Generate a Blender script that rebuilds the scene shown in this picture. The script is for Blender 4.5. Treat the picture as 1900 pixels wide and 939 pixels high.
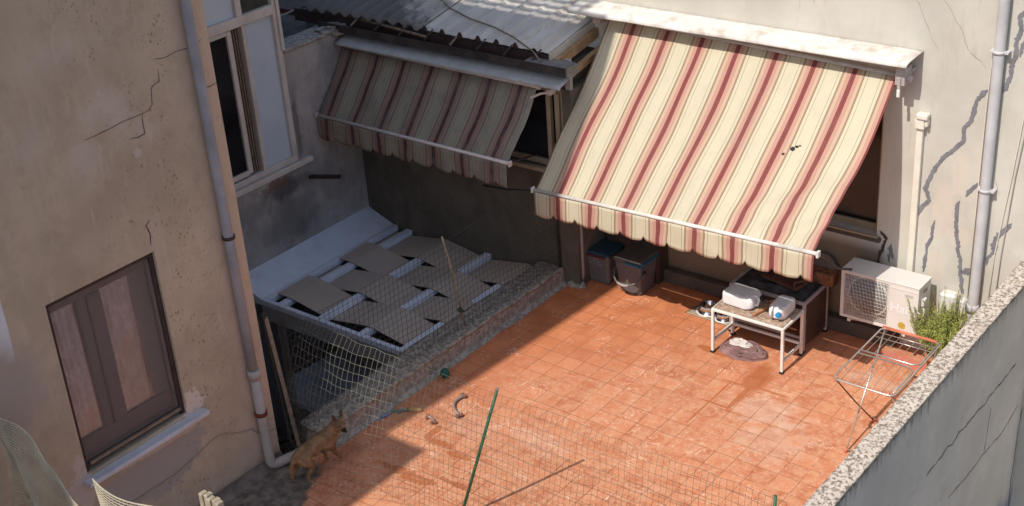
import bpy, bmesh, math, random
from mathutils import Vector, Matrix, noise
random.seed(7)
for o in list(bpy.data.objects): bpy.data.objects.remove(o)
SC = bpy.context.scene
COL = SC.collection
rad = math.radians

# ---------------------------------------------------------------- camera
cam = bpy.data.cameras.new('camera'); camo = bpy.data.objects.new('camera', cam); COL.objects.link(camo)
Rt = Matrix(((0.78884697, -0.23343383, 0.56853241), (0.61110276, 0.39632047, -0.68518866), (-0.06537482, 0.88794072, 0.45528826)))
camo.matrix_world = Matrix.Translation((8.0856, -10.8, 7.2)) @ Rt.to_4x4()
cam.sensor_width = 36.0; cam.lens = 2552.797 / 1900 * 36; cam.clip_end = 500; cam.clip_start = 0.1
SC.camera = camo
# ---------------------------------------------------------------- light
w = bpy.data.worlds.new('World'); SC.world = w; w.use_nodes = True
nt = w.node_tree; bg = nt.nodes['Background']; sky = nt.nodes.new('ShaderNodeTexSky')
sky.sky_type = 'NISHITA'; sky.sun_disc = False; sky.sun_elevation = rad(51.9); sky.sun_rotation = rad(184)
sky.air_density = 1.0; sky.dust_density = 1.5; sky.ozone_density = 1.0
nt.links.new(sky.outputs[0], bg.inputs[0]); bg.inputs[1].default_value = 0.15
sl = bpy.data.lights.new('sun', 'SUN'); sl.energy = 3.9; sl.angle = rad(0.53); sl.color = (1.0, 0.95, 0.87)
so = bpy.data.objects.new('sun', sl); COL.objects.link(so)
so.rotation_euler = Vector((0.07, 1.0, -1.28)).to_track_quat('-Z', 'Y').to_euler(); so.location = (0, -20, 25)
SC.view_settings.view_transform = 'Standard'; SC.view_settings.look = 'None'
SC.view_settings.exposure = 0.0; SC.view_settings.gamma = 1.0
SC.render.engine = 'CYCLES'
SC.cycles.max_bounces = 8; SC.cycles.diffuse_bounces = 4; SC.cycles.transparent_max_bounces = 12

# ---------------------------------------------------------------- node helper
class NM:
    def __init__(s, name):
        s.m = bpy.data.materials.new(name); s.m.use_nodes = True; s.t = s.m.node_tree
        s.b = s.t.nodes['Principled BSDF']; s.out = s.t.nodes['Material Output']
        s.tc = s.t.nodes.new('ShaderNodeTexCoord'); s.P = s.tc.outputs['Object']
        s.sp = None
    def n(s, ty, **k):
        x = s.t.nodes.new(ty)
        for a, v in k.items(): setattr(x, a, v)
        return x
    def put(s, sock, v):
        if isinstance(v, bpy.types.NodeSocket): s.t.links.new(v, sock)
        elif isinstance(v, (tuple, list)):
            sock.default_value = (tuple(v) + (1.0,))[:len(sock.default_value)] if len(v) < len(sock.default_value) else tuple(v)
        else: sock.default_value = v
    def xyz(s):
        if not s.sp:
            s.sp = s.n('ShaderNodeSeparateXYZ'); s.t.links.new(s.P, s.sp.inputs[0])
        return s.sp.outputs
    def math(s, op, a, b=0.0, c=0.0, clamp=False):
        x = s.n('ShaderNodeMath', operation=op, use_clamp=clamp); s.put(x.inputs[0], a); s.put(x.inputs[1], b); s.put(x.inputs[2], c)
        return x.outputs[0]
    def noise(s, scale, detail=4, rough=0.55, vec=None, stretch=None, out=0, dist=0.0):
        v = vec or s.P
        if stretch:
            mp = s.n('ShaderNodeMapping'); s.t.links.new(v, mp.inputs[0]); mp.inputs['Scale'].default_value = stretch; v = mp.outputs[0]
        x = s.n('ShaderNodeTexNoise'); s.t.links.new(v, x.inputs['Vector'])
        x.inputs['Scale'].default_value = scale; x.inputs['Detail'].default_value = detail; x.inputs['Roughness'].default_value = rough; x.inputs['Distortion'].default_value = dist
        return x.outputs[out]
    def rng(s, v, a, b, c=0.0, d=1.0):
        x = s.n('ShaderNodeMapRange'); s.put(x.inputs[0], v); s.put(x.inputs[1], a); s.put(x.inputs[2], b); s.put(x.inputs[3], c); s.put(x.inputs[4], d)
        x.interpolation_type = 'SMOOTHSTEP'
        return x.outputs[0]
    def mix(s, f, a, b, mode='MIX'):
        x = s.n('ShaderNodeMix', data_type='RGBA', blend_type=mode); s.put(x.inputs[0], f); s.put(x.inputs[6], a); s.put(x.inputs[7], b)
        return x.outputs[2]
    def spot(s, c, r, nz=0.35, nscale=6, soft=0.25, axes='xy'):
        # soft-edged irregular patch: 1 inside
        X = s.xyz(); i = ['xyz'.index(a) for a in axes]
        dx = s.math('DIVIDE', s.math('SUBTRACT', X[i[0]], c[0]), r[0]); dy = s.math('DIVIDE', s.math('SUBTRACT', X[i[1]], c[1]), r[1])
        d = s.math('SQRT', s.math('ADD', s.math('MULTIPLY', dx, dx), s.math('MULTIPLY', dy, dy)))
        d = s.math('ADD', d, s.math('MULTIPLY', s.math('SUBTRACT', s.noise(nscale, 5, 0.6), 0.5), nz * 4))
        return s.rng(d, 1 - soft, 1 + soft, 1.0, 0.0)
    def bump(s, h, strength=0.3, dist=0.01):
        x = s.n('ShaderNodeBump'); s.put(x.inputs['Height'], h); x.inputs['Strength'].default_value = strength; x.inputs['Distance'].default_value = dist
        s.t.links.new(x.outputs[0], s.b.inputs['Normal'])
    def fin(s, col, rough=0.8, metal=0.0, spec=0.3):
        s.put(s.b.inputs['Base Color'], col); s.put(s.b.inputs['Roughness'], rough); s.put(s.b.inputs['Metallic'], metal)
        s.b.inputs['Specular IOR Level'].default_value = spec
        return s.m

def simple(name, col, rough=0.7, metal=0.0, var=0.18, scale=9, dirt=None, dirtamt=0.4, bump=0.15, bscale=60, spec=0.3):
    m = NM(name); f = m.noise(scale, 5, 0.6)
    lo = tuple(c * (1 - var) for c in col); hi = tuple(min(1, c * (1 + var)) for c in col)
    c = m.mix(m.rng(f, 0.3, 0.7), lo, hi)
    if dirt:
        c = m.mix(m.math('MULTIPLY', m.rng(m.noise(scale * 0.45, 7, 0.7), 0.48, 0.68), dirtamt), c, dirt)
    if bump: m.bump(m.noise(bscale, 4), bump, 0.004)
    return m.fin(c, rough, metal, spec)

# ---------------------------------------------------------------- mesh helper
class MB:
    def __init__(s): s.v = []; s.f = []; s.uv = {}; s.sm = set()
    def box(s, a, b):
        x0, y0, z0 = [min(p, q) for p, q in zip(a, b)]; x1, y1, z1 = [max(p, q) for p, q in zip(a, b)]
        n = len(s.v)
        s.v += [(x0, y0, z0), (x1, y0, z0), (x1, y1, z0), (x0, y1, z0), (x0, y0, z1), (x1, y0, z1), (x1, y1, z1), (x0, y1, z1)]
        s.f += [tuple(n + i for i in q) for q in ((0, 3, 2, 1), (4, 5, 6, 7), (0, 1, 5, 4), (1, 2, 6, 5), (2, 3, 7, 6), (3, 0, 4, 7))]
        return s
    def bar(s, p, q, wdt, h, up=(0, 0, 1)):
        p = Vector(p); q = Vector(q); d = (q - p).normalized(); u = Vector(up); sd = d.cross(u)
        if sd.length < 1e-4: sd = d.cross(Vector((1, 0, 0)))
        sd.normalize(); u = sd.cross(d).normalized(); n = len(s.v)
        for c in (p, q):
            for a, b in ((-1, -1), (1, -1), (1, 1), (-1, 1)): s.v.append(tuple(c + sd * a * wdt / 2 + u * b * h / 2))
        s.f += [tuple(n + i for i in k) for k in ((0, 1, 2, 3), (7, 6, 5, 4), (0, 4, 5, 1), (1, 5, 6, 2), (2, 6, 7, 3), (3, 7, 4, 0))]
        return s
    def tube(s, pts, r, n=8, cap=True, closed=False):
        pts = [Vector(p) for p in pts]; R = r if isinstance(r, (list, tuple)) else [r] * len(pts)
        base = len(s.v); N = len(pts); prev = None
        for i, p in enumerate(pts):
            if closed: d = pts[(i + 1) % N] - pts[i - 1]
            else: d = pts[min(i + 1, N - 1)] - pts[max(i - 1, 0)]
            if d.length < 1e-9: d = Vector((0, 0, 1))
            d.normalize()
            if prev is None:
                a = Vector((0, 0, 1)) if abs(d.z) < 0.9 else Vector((1, 0, 0)); u = d.cross(a).normalized()
            else:
                u = prev - d * prev.dot(d)
                u = u.normalized() if u.length > 1e-6 else d.orthogonal().normalized()
            prev = u; v = d.cross(u)
            for k in range(n):
                t = 2 * math.pi * k / n; s.v.append(tuple(p + (u * math.cos(t) + v * math.sin(t)) * R[i]))
        for i in range(N if closed else N - 1):
            j = (i + 1) % N
            for k in range(n):
                k2 = (k + 1) % n; s.sm.add(len(s.f)); s.f.append((base + i * n + k, base + i * n + k2, base + j * n + k2, base + j * n + k))
        if cap and not closed:
            s.f.append(tuple(base + k for k in reversed(range(n)))); s.f.append(tuple(base + (N - 1) * n + k for k in range(n)))
        return s
    def lathe(s, c, prof, n=20, axis='z'):
        base = len(s.v)
        for r, z in prof:
            for k in range(n):
                t = 2 * math.pi * k / n; a, b = r * math.cos(t), r * math.sin(t)
                p = {'z': (a, b, z), 'x': (z, a, b), 'y': (b, z, a)}[axis]
                s.v.append((c[0] + p[0], c[1] + p[1], c[2] + p[2]))
        for i in range(len(prof) - 1):
            for k in range(n):
                k2 = (k + 1) % n; s.sm.add(len(s.f)); s.f.append((base + i * n + k, base + i * n + k2, base + (i + 1) * n + k2, base + (i + 1) * n + k))
        s.f.append(tuple(base + k for k in reversed(range(n)))); e = base + (len(prof) - 1) * n; s.f.append(tuple(e + k for k in range(n)))
        return s
    def prism(s, poly, axis, a, b):
        n = len(poly); base = len(s.v)
        def P(p, t): return {'x': (t, p[0], p[1]), 'y': (p[0], t, p[1]), 'z': (p[0], p[1], t)}[axis]
        for t in (a, b): s.v += [P(p, t) for p in poly]
        s.f.append(tuple(base + i for i in reversed(range(n)))); s.f.append(tuple(base + n + i for i in range(n)))
        for i in range(n):
            j = (i + 1) % n; s.f.append((base + i, base + j, base + n + j, base + n + i))
        return s
    def grid(s, fn, nu, nv, uv=None, smooth=True):
        base = len(s.v)
        for j in range(nv + 1):
            for i in range(nu + 1): s.v.append(tuple(fn(i / nu, j / nv)))
        for j in range(nv):
            for i in range(nu):
                a = base + j * (nu + 1) + i; fi = len(s.f)
                if smooth: s.sm.add(fi)
                s.f.append((a, a + 1, a + nu + 2, a + nu + 1))
                if uv: s.uv[fi] = [uv(x / nu, y / nv) for x, y in ((i, j), (i + 1, j), (i + 1, j + 1), (i, j + 1))]
        return s
    def build(s, name, m, parent=None, bevel=0.0, seg=1, solid=0.0, loc=None):
        me = bpy.data.meshes.new(name)
        v = s.v
        off = Vector((0, 0, 0))
        me.from_pydata(v, [], s.f)
        if s.uv:
            L = me.uv_layers.new(name='UVMap')
            for p in me.polygons:
                u = s.uv.get(p.index)
                if u:
                    for k, li in enumerate(p.loop_indices): L.data[li].uv = u[k]
        for i in s.sm: me.polygons[i].use_smooth = True
        me.materials.append(m); me.update()
        bm = bmesh.new(); bm.from_mesh(me); bmesh.ops.recalc_face_normals(bm, faces=bm.faces); bm.to_mesh(me); bm.free()
        o = bpy.data.objects.new(name, me); COL.objects.link(o)
        if parent is not None: o.parent = parent; o.matrix_parent_inverse = Matrix.Translation(-parent.location)
        if bevel:
            b = o.modifiers.new('bevel', 'BEVEL'); b.width = bevel; b.segments = seg; b.limit_method = 'ANGLE'; b.angle_limit = rad(40)
        if solid:
            q = o.modifiers.new('solid', 'SOLIDIFY'); q.thickness = solid; q.offset = 0
        return o
def thing(name, label, cat, loc=(0, 0, 0), group=None):
    o = bpy.data.objects.new(name, None); COL.objects.link(o); o.location = loc; o.empty_display_size = 0.1
    o['label'] = label; o['category'] = cat
    if group: o['group'] = group
    return o
def tag(o, label, cat, group=None):
    o['label'] = label; o['category'] = cat
    if group: o['group'] = group
    return o
def struct(o): o['kind'] = 'structure'; return o
def lerp(a, b, t): return tuple(x + (y - x) * t for x, y in zip(a, b))
def nz(x, y=0.0, z=0.0): return noise.noise(Vector((x, y, z)))

# ================================================================ MATERIALS
def m_tiles():
    m = NM('terracotta_tiles'); br = m.n('ShaderNodeTexBrick'); br.offset = 0.0; br.squash = 1.0
    wob = m.n('ShaderNodeVectorMath', operation='ADD'); wn = m.noise(3.0, 3, out=1)
    sc = m.n('ShaderNodeVectorMath', operation='MULTIPLY_ADD'); m.t.links.new(wn, sc.inputs[0]); sc.inputs[1].default_value = (0.03, 0.03, 0); sc.inputs[2].default_value = (0.053, 0.012, 0)
    m.t.links.new(m.P, wob.inputs[0]); m.t.links.new(sc.outputs[0], wob.inputs[1]); m.t.links.new(wob.outputs[0], br.inputs['Vector'])
    br.inputs['Scale'].default_value = 1.0; br.inputs['Brick Width'].default_value = 0.205; br.inputs['Row Height'].default_value = 0.205
    br.inputs['Mortar Size'].default_value = 0.0036; br.inputs['Mortar Smooth'].default_value = 0.55; br.inputs['Bias'].default_value = 0.0
    br.inputs['Color1'].default_value = (0.47, 0.155, 0.072, 1); br.inputs['Color2'].default_value = (0.62, 0.235, 0.115, 1); br.inputs['Mortar'].default_value = (0.5, 0.2, 0.11, 1)
    c = br.outputs['Color']; X = m.xyz()
    # near the well and house: smoother saturated orange; further right: pale worn tiles
    wear = m.rng(m.math('ADD', m.math('MULTIPLY', X[0], 0.22), m.math('ADD', m.math('MULTIPLY', X[1], -0.17), m.math('MULTIPLY', m.noise(1.3, 4), 0.9))), 0.55, 1.35)
    c = m.mix(m.math('MULTIPLY', wear, m.rng(m.noise(8, 6, 0.7), 0.36, 0.62, 0.0, 0.85)), c, (0.64, 0.32, 0.185))
    c = m.mix(m.math('MULTIPLY', wear, m.rng(m.noise(26, 5, 0.75, dist=0.7), 0.54, 0.66, 0.0, 0.62)), c, (0.76, 0.50, 0.345))
    c = m.mix(m.math('MULTIPLY', m.rng(m.noise(4.2, 5, 0.65), 0.5, 0.68), 0.4), c, (0.52, 0.20, 0.10))
    c = m.mix(m.math('MULTIPLY', m.rng(m.noise(55, 3, 0.6), 0.60, 0.7), 0.5), c, (0.40, 0.18, 0.11))
    deep = m.rng(m.math('ADD', m.math('MULTIPLY', X[0], -.32), m.math('ADD', m.math('MULTIPLY', X[1], .34), m.math('MULTIPLY', m.noise(1.1, 3), .5))), -.95, -.1)
    c = m.mix(m.math('MULTIPLY', deep, .75), c, m.mix(m.rng(m.noise(3.5, 5, .6), .35, .65), (0.50, 0.155, 0.058), (0.66, 0.235, 0.10)))
    # curved scuffs
    sc2 = m.math('ABSOLUTE', m.math('SUBTRACT', m.noise(5.5, 3, .5, dist=1.2), .5)); c = m.mix(m.math('MULTIPLY', m.rng(sc2, .004, .014, 1, 0), m.rng(m.noise(3.1, 2), .5, .62, 0, .7)), c, (0.84, 0.56, 0.40))
    # pale chalky stains
    for (x, y, rx, ry, a) in ((0.95, -2.95, .3, .16, .15), (1.6, -2.8, .25, .16, .18), (3.35, -1.7, .3, .3, .25), (3.1, -1.3, .3, .22, .3), (3.75, -.3, .25, .1, .3)):
        c = m.mix(m.math('MULTIPLY', m.spot((x, y), (rx, ry), .9, 7), a), c, (0.66, 0.50, 0.40))
    # joints
    joint = m.math('MULTIPLY', br.outputs['Fac'], m.rng(m.noise(1.7, 4), 0.38, 0.58, 0.15, 1.0))
    c = m.mix(joint, c, (0.26, 0.10, 0.055))
    # damp patches: deeper orange where water was spilt
    wet = m.spot((2.74, -0.82), (.12, .26), .5, 7, .35)
    for (x, y, rx, ry, t) in ((2.76, -1.2, .03, .26, .10), (2.62, -1.425, .16, .014, .1), (2.56, -1.55, .012, .3, .12), (2.67, -1.02, .2, .014, .12), (2.95, -.98, .2, .014, .12), (2.56, -1.2, .012, .2, .12), (0.85, -3.3, .22, .04, .5), (0.68, -3.2, .04, .12, .4), (1.12, -3.36, .16, .035, .5), (0.92, -3.82, .32, .06, .6), (1.35, -3.7, .2, .03, .6), (2.2, -.62, .25, .05, .4)):
        wet = m.math('MAXIMUM', wet, m.spot((x, y), (rx, ry), t, 11, .07))
    c = m.mix(m.math('MULTIPLY', wet, .68), c, (0.40, 0.115, 0.038))
    # rosy paint residue below the cooling unit
    c = m.mix(m.math('MULTIPLY', m.spot((3.72, .16), (.32, .1), .35, 7), .7), c, (0.62, 0.17, 0.13))
    # concrete strip next to the left wall
    con = m.rng(m.math('ADD', m.math('ADD', X[0], m.math('MULTIPLY', m.noise(5, 4), .25)), m.math('MULTIPLY', m.math('ADD', X[1], 4.1), .55)), .24, .32, 1.0, 0.0)
    con = m.math('MULTIPLY', con, m.rng(X[1], -4.12, -4.2))
    c = m.mix(con, c, m.mix(m.rng(m.noise(9, 6, .7), .35, .65), (0.10, 0.078, 0.062), (0.24, 0.195, 0.16)))
    h = m.math('SUBTRACT', m.math('MULTIPLY', m.noise(22, 6, .65), .5), m.math('MULTIPLY', br.outputs['Fac'], .9))
    m.bump(h, .45, .006)
    return m.fin(c, m.math('SUBTRACT', .85, m.math('MULTIPLY', wet, .35)), 0, .25)

def m_tan():
    m = NM('tan_render'); X = m.xyz(); y, z = X[1], X[2]
    c = m.mix(m.rng(m.noise(.9, 5, .6), .35, .65), (0.42, 0.335, 0.25), (0.525, 0.42, 0.315))
    c = m.mix(m.rng(y, -4.62, -4.5, 0, .75), c, (0.56, 0.42, 0.325))
    c = m.mix(m.math('MULTIPLY', m.rng(m.noise(3.5, 6, .7, stretch=(1, 1, .4)), .5, .7), .35), c, (0.36, 0.285, 0.22))
    c = m.mix(m.math('MULTIPLY', m.rng(m.noise(5.5, 7, .72), .48, .66), .32), c, (0.34, 0.255, 0.18))
    c = m.mix(m.math('MULTIPLY', m.rng(m.noise(9, 6, .7, stretch=(1, 1.4, .22)), .52, .7), .35), c, (0.60, 0.50, 0.41))
    for (cy, cz, ry, rz, a) in ((-5.3, 3.75, .16, .12, .75), (-5.55, 3.42, .14, .13, .6), (-5.58, 4.25, .35, .1, .3), (-5.95, 3.7, .2, .12, .35), (-5.1, 3.5, .2, .1, .45), (-5.12, 3.33, .03, .03, .8), (-5.1, 2.62, .06, .14, .35)):
        c = m.mix(m.math('MULTIPLY', m.spot((cy, cz), (ry * 1.15, rz * 1.15), .6, 7, .7, 'yz'), a * .6), c, (0.60, 0.52, 0.475))
    # bare cement patch under the sill and beside it
    pk = m.spot((-5.55, .66), (.55, .24), .35, 4.5, .08, 'yz')
    c = m.mix(pk, c, (0.36, 0.315, 0.285))
    c = m.mix(m.math('MULTIPLY', m.spot((-5.45, .9), (.5, .07), .2, 5, .1, 'yz'), .8), c, (0.60, 0.47, 0.39))
    c = m.mix(m.spot((-5.08, 1.06), (.1, .1), .7, 12, .12, 'yz'), c, (0.62, 0.52, 0.46))
    c = m.mix(m.spot((-6.22, .92), (.1, .25), .6, 9, .1, 'yz'), c, (0.50, 0.42, 0.37))
    # whitewashed area at far left with grey base below
    e = m.rng(m.math('ADD', y, m.math('MULTIPLY', m.noise(3, 4), .03)), -6.47, -6.46, 1, 0)
    up = m.rng(m.math('ADD', z, m.math('MULTIPLY', m.noise(5, 3), .08)), 2.24, 2.26)
    c = m.mix(m.math('MULTIPLY', e, up), c, (0.62, 0.62, 0.66))
    c = m.mix(m.spot((-6.65, 2.0), (.35, .38), .25, 3, .4, 'yz'), c, (0.36, 0.30, 0.26))
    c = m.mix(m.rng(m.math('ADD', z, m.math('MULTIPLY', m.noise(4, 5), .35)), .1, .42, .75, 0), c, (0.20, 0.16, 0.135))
    # pitting
    v = m.n('ShaderNodeTexVoronoi'); mp = m.n('ShaderNodeMapping'); m.t.links.new(m.P, mp.inputs[0]); mp.inputs['Scale'].default_value = (1, 1, .55); m.t.links.new(mp.outputs[0], v.inputs['Vector']); v.inputs['Scale'].default_value = 36
    pit = m.rng(m.math('ADD', v.outputs['Distance'], m.math('MULTIPLY', m.noise(9, 3), .5)), .44, .52, 1, 0)
    zone = m.math('MULTIPLY', m.math('MULTIPLY', m.rng(y, -5.8, -5.15), m.rng(y, -4.5, -4.75)), m.math('MULTIPLY', m.rng(m.noise(2.6, 3), .38, .5), m.rng(m.noise(7, 3), .42, .6, .15, 1)))
    pit = m.math('MULTIPLY', pit, zone)
    c = m.mix(m.math('MULTIPLY', pit, .75), c, (0.20, 0.14, 0.095))
    m.bump(m.math('SUBTRACT', m.math('MULTIPLY', m.noise(14, 8, .75), 1.3), m.math('ADD', pit, m.math('MULTIPLY', pk, .5))), .35, .012)
    return m.fin(c, .92, 0, .15)

def m_facade():
    m = NM('cream_render'); X = m.xyz()
    c = m.mix(m.rng(m.noise(1.4, 6, .6), .35, .65), (0.53, 0.495, 0.43), (0.61, 0.575, 0.50))
    c = m.mix(m.math('MULTIPLY', m.rng(m.noise(2.2, 7, .7, stretch=(1.6, 1, .5)), .5, .66), .35), c, (0.46, 0.41, 0.34))
    c = m.mix(m.math('MULTIPLY', m.rng(m.noise(5, 7, .75, stretch=(2.2, 1, .35)), .58, .7), .4), c, (0.42, 0.36, 0.29))
    for (cx, cz, rx, rz, a) in ((3.92, 1.55, .1, .25, .4), (4.05, 1.95, .08, .2, .4), (3.9, .95, .09, .14, .4), (4.1, 1.3, .1, .1, .3)):
        c = m.mix(m.math('MULTIPLY', m.spot((cx, cz), (rx, rz), .35, 6, .3, 'xz'), a), c, (0.68, 0.56, 0.45))
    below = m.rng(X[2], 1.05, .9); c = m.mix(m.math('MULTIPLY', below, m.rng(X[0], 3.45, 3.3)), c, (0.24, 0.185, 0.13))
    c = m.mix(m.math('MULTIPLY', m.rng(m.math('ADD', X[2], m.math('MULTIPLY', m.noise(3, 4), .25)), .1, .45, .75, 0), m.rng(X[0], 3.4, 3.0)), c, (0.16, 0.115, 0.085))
    m.bump(m.noise(30, 8, .7), .3, .008)
    return m.fin(c, .93, 0, .15)

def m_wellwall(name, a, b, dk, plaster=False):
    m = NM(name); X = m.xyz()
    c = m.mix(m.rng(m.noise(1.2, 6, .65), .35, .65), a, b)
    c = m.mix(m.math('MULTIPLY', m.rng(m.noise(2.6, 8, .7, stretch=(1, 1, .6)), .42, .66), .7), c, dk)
    if plaster:
        for (cy, cz, ry, rz, s_) in ((-1.45, 1.0, .33, .10, .8), (-1.5, .62, .4, .22, .45), (-2.1, .9, .4, .15, .35), (-1.2, 1.6, .04, .35, .6), (-.75, .75, .2, .25, .3)):
            c = m.mix(m.math('MULTIPLY', m.spot((cy, cz), (ry, rz), .45, 4, .5, 'yz'), s_), c, (0.075, 0.068, 0.064))
        c = m.mix(m.math('MULTIPLY', m.spot((-1.62, 1.08), (.2, .05), .8, 14, .3, 'yz'), .7), c, (0.17, 0.085, 0.06))
        lv = m.math('ADD', m.math('MULTIPLY', X[1], .17), m.math('MULTIPLY', m.noise(3, 4), .38))
        c = m.mix(m.math('MULTIPLY', m.rng(m.math('SUBTRACT', X[2], lv), .08, .12, 1, 0), m.rng(m.math('ADD', X[1], m.math('MULTIPLY', m.noise(4, 3), .4)), -1.35, -1.3)), c, (0.42, 0.46, 0.54))
    m.bump(m.noise(14, 8, .7), .4, .012)
    return m.fin(c, .93, 0, .12)

def m_speckle(name, lo, hi, sc, thr=.5, mid=None):
    m = NM(name)
    n1 = m.noise(sc, 6, .75)
    c = m.mix(m.rng(n1, thr - .06, thr + .06), lo, hi)
    c = m.mix(m.rng(m.noise(sc * .3, 5, .6), .5, .7, 0, .45), c, mid or lo)
    c = m.mix(m.rng(m.noise(sc * 3.3, 2), .6, .68, 0, .7), c, (0.06, 0.05, 0.045))
    m.bump(n1, .5, .01)
    return m.fin(c, .95, 0, .1)

def m_outer():
    m = NM('grey_cement_render'); X = m.xyz()
    c = m.mix(m.rng(m.noise(1.5, 6, .6), .35, .65), (0.52, 0.475, 0.43), (0.62, 0.565, 0.51))
    top = m.rng(m.math('ADD', X[2], m.math('MULTIPLY', m.noise(7, 6, .7, stretch=(1, 2.2, .25)), .62)), 1.33, 1.56)
    c = m.mix(m.math('MULTIPLY', top, .85), c, (0.13, 0.125, 0.12))
    low = m.rng(m.math('ADD', X[2], m.math('MULTIPLY', m.noise(2, 5), .8)), -.95, -.7, 1, 0)
    c = m.mix(m.math('MULTIPLY', low, m.rng(X[1], -.1, .15)), c, (0.24, 0.25, 0.30))
    c = m.mix(m.math('MULTIPLY', m.rng(m.noise(3.1, 7, .7), .55, .7), .4), c, (0.38, 0.32, 0.24))
    m.bump(m.noise(20, 8, .65), .3, .01)
    return m.fin(c, .93, 0, .15)

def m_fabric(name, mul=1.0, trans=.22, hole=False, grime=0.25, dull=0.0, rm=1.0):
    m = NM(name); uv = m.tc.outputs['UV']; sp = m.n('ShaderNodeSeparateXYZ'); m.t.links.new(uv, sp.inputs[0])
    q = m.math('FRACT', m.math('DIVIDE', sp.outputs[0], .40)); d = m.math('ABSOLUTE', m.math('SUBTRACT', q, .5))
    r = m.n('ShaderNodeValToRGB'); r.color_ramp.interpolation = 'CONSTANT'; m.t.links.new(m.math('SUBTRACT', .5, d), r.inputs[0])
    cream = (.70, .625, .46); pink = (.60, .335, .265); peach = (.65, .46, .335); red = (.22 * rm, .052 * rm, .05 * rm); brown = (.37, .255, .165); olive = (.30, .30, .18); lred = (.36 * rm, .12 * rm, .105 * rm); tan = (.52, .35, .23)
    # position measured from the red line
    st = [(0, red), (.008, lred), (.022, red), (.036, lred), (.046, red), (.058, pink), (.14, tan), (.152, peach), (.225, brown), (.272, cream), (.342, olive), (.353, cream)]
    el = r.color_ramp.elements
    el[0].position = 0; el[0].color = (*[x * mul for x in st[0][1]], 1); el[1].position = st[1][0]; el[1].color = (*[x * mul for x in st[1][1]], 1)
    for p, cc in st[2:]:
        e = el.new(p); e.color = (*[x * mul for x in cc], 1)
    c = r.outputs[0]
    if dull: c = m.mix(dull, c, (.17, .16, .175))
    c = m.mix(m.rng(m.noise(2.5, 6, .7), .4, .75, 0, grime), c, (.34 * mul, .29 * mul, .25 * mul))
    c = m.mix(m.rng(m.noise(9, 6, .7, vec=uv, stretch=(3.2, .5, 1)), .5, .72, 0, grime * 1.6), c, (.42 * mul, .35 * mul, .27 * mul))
    seam = m.math('ABSOLUTE', m.math('SUBTRACT', m.math('FRACT', m.math('DIVIDE', m.math('ADD', sp.outputs[0], .3), 1.2)), .5)); c = m.mix(m.rng(seam, .001, .003, .55, 0), c, (.35 * mul, .3 * mul, .24 * mul))
    if hole:
        for (hu, hv, ru, rv) in ((2.53, .93, .022, .02), (2.56, .90, .018, .012), (2.47, 1.0, .014, .013), (2.585, .885, .012, .008)):
            dx = m.math('DIVIDE', m.math('SUBTRACT', sp.outputs[0], hu), ru); dy = m.math('DIVIDE', m.math('SUBTRACT', sp.outputs[1], hv), rv)
            dd = m.math('ADD', m.math('ADD', m.math('MULTIPLY', dx, dx), m.math('MULTIPLY', dy, dy)), m.math('MULTIPLY', m.noise(40, 3), 1.2))
            c = m.mix(m.rng(dd, 1.5, 2.0, 1, 0), c, (.05, .045, .04))
    m.bump(m.math('ADD', m.math('MULTIPLY', m.noise(9, 5, .6), .9), m.math('MULTIPLY', m.noise(160, 1), .12)), .28, .01)
    mt = m.fin(c, .85, 0, .1)
    tr = m.n('ShaderNodeBsdfTranslucent'); m.put(tr.inputs[0], c); mx = m.n('ShaderNodeMixShader'); mx.inputs[0].default_value = trans
    m.t.links.new(m.b.outputs[0], mx.inputs[1]); m.t.links.new(tr.outputs[0], mx.inputs[2]); m.t.links.new(mx.outputs[0], m.out.inputs[0])
    return mt

def m_roof(name, lo, hi, rust):
    m = NM(name)
    c = m.mix(m.rng(m.noise(1.6, 6, .6, stretch=(3, .6, 1)), .35, .65), lo, hi)
    c = m.mix(m.rng(m.noise(3, 7, .75, stretch=(3, .8, 1)), .54, .68, 0, .7), c, rust)
    X = m.xyz()
    g = m.rng(m.math('ADD', m.math('MULTIPLY', X[0], .7), m.math('ADD', m.math('MULTIPLY', X[1], .9), m.math('MULTIPLY', m.noise(4, 6, .7), 1.3))), -.95, -.55, 1, 0)
    c = m.mix(m.math('MULTIPLY', g, .8), c, (.06, .055, .05))
    m.bump(m.noise(18, 6), .25, .006)
    return m.fin(c, .6, .1, .35)

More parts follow.
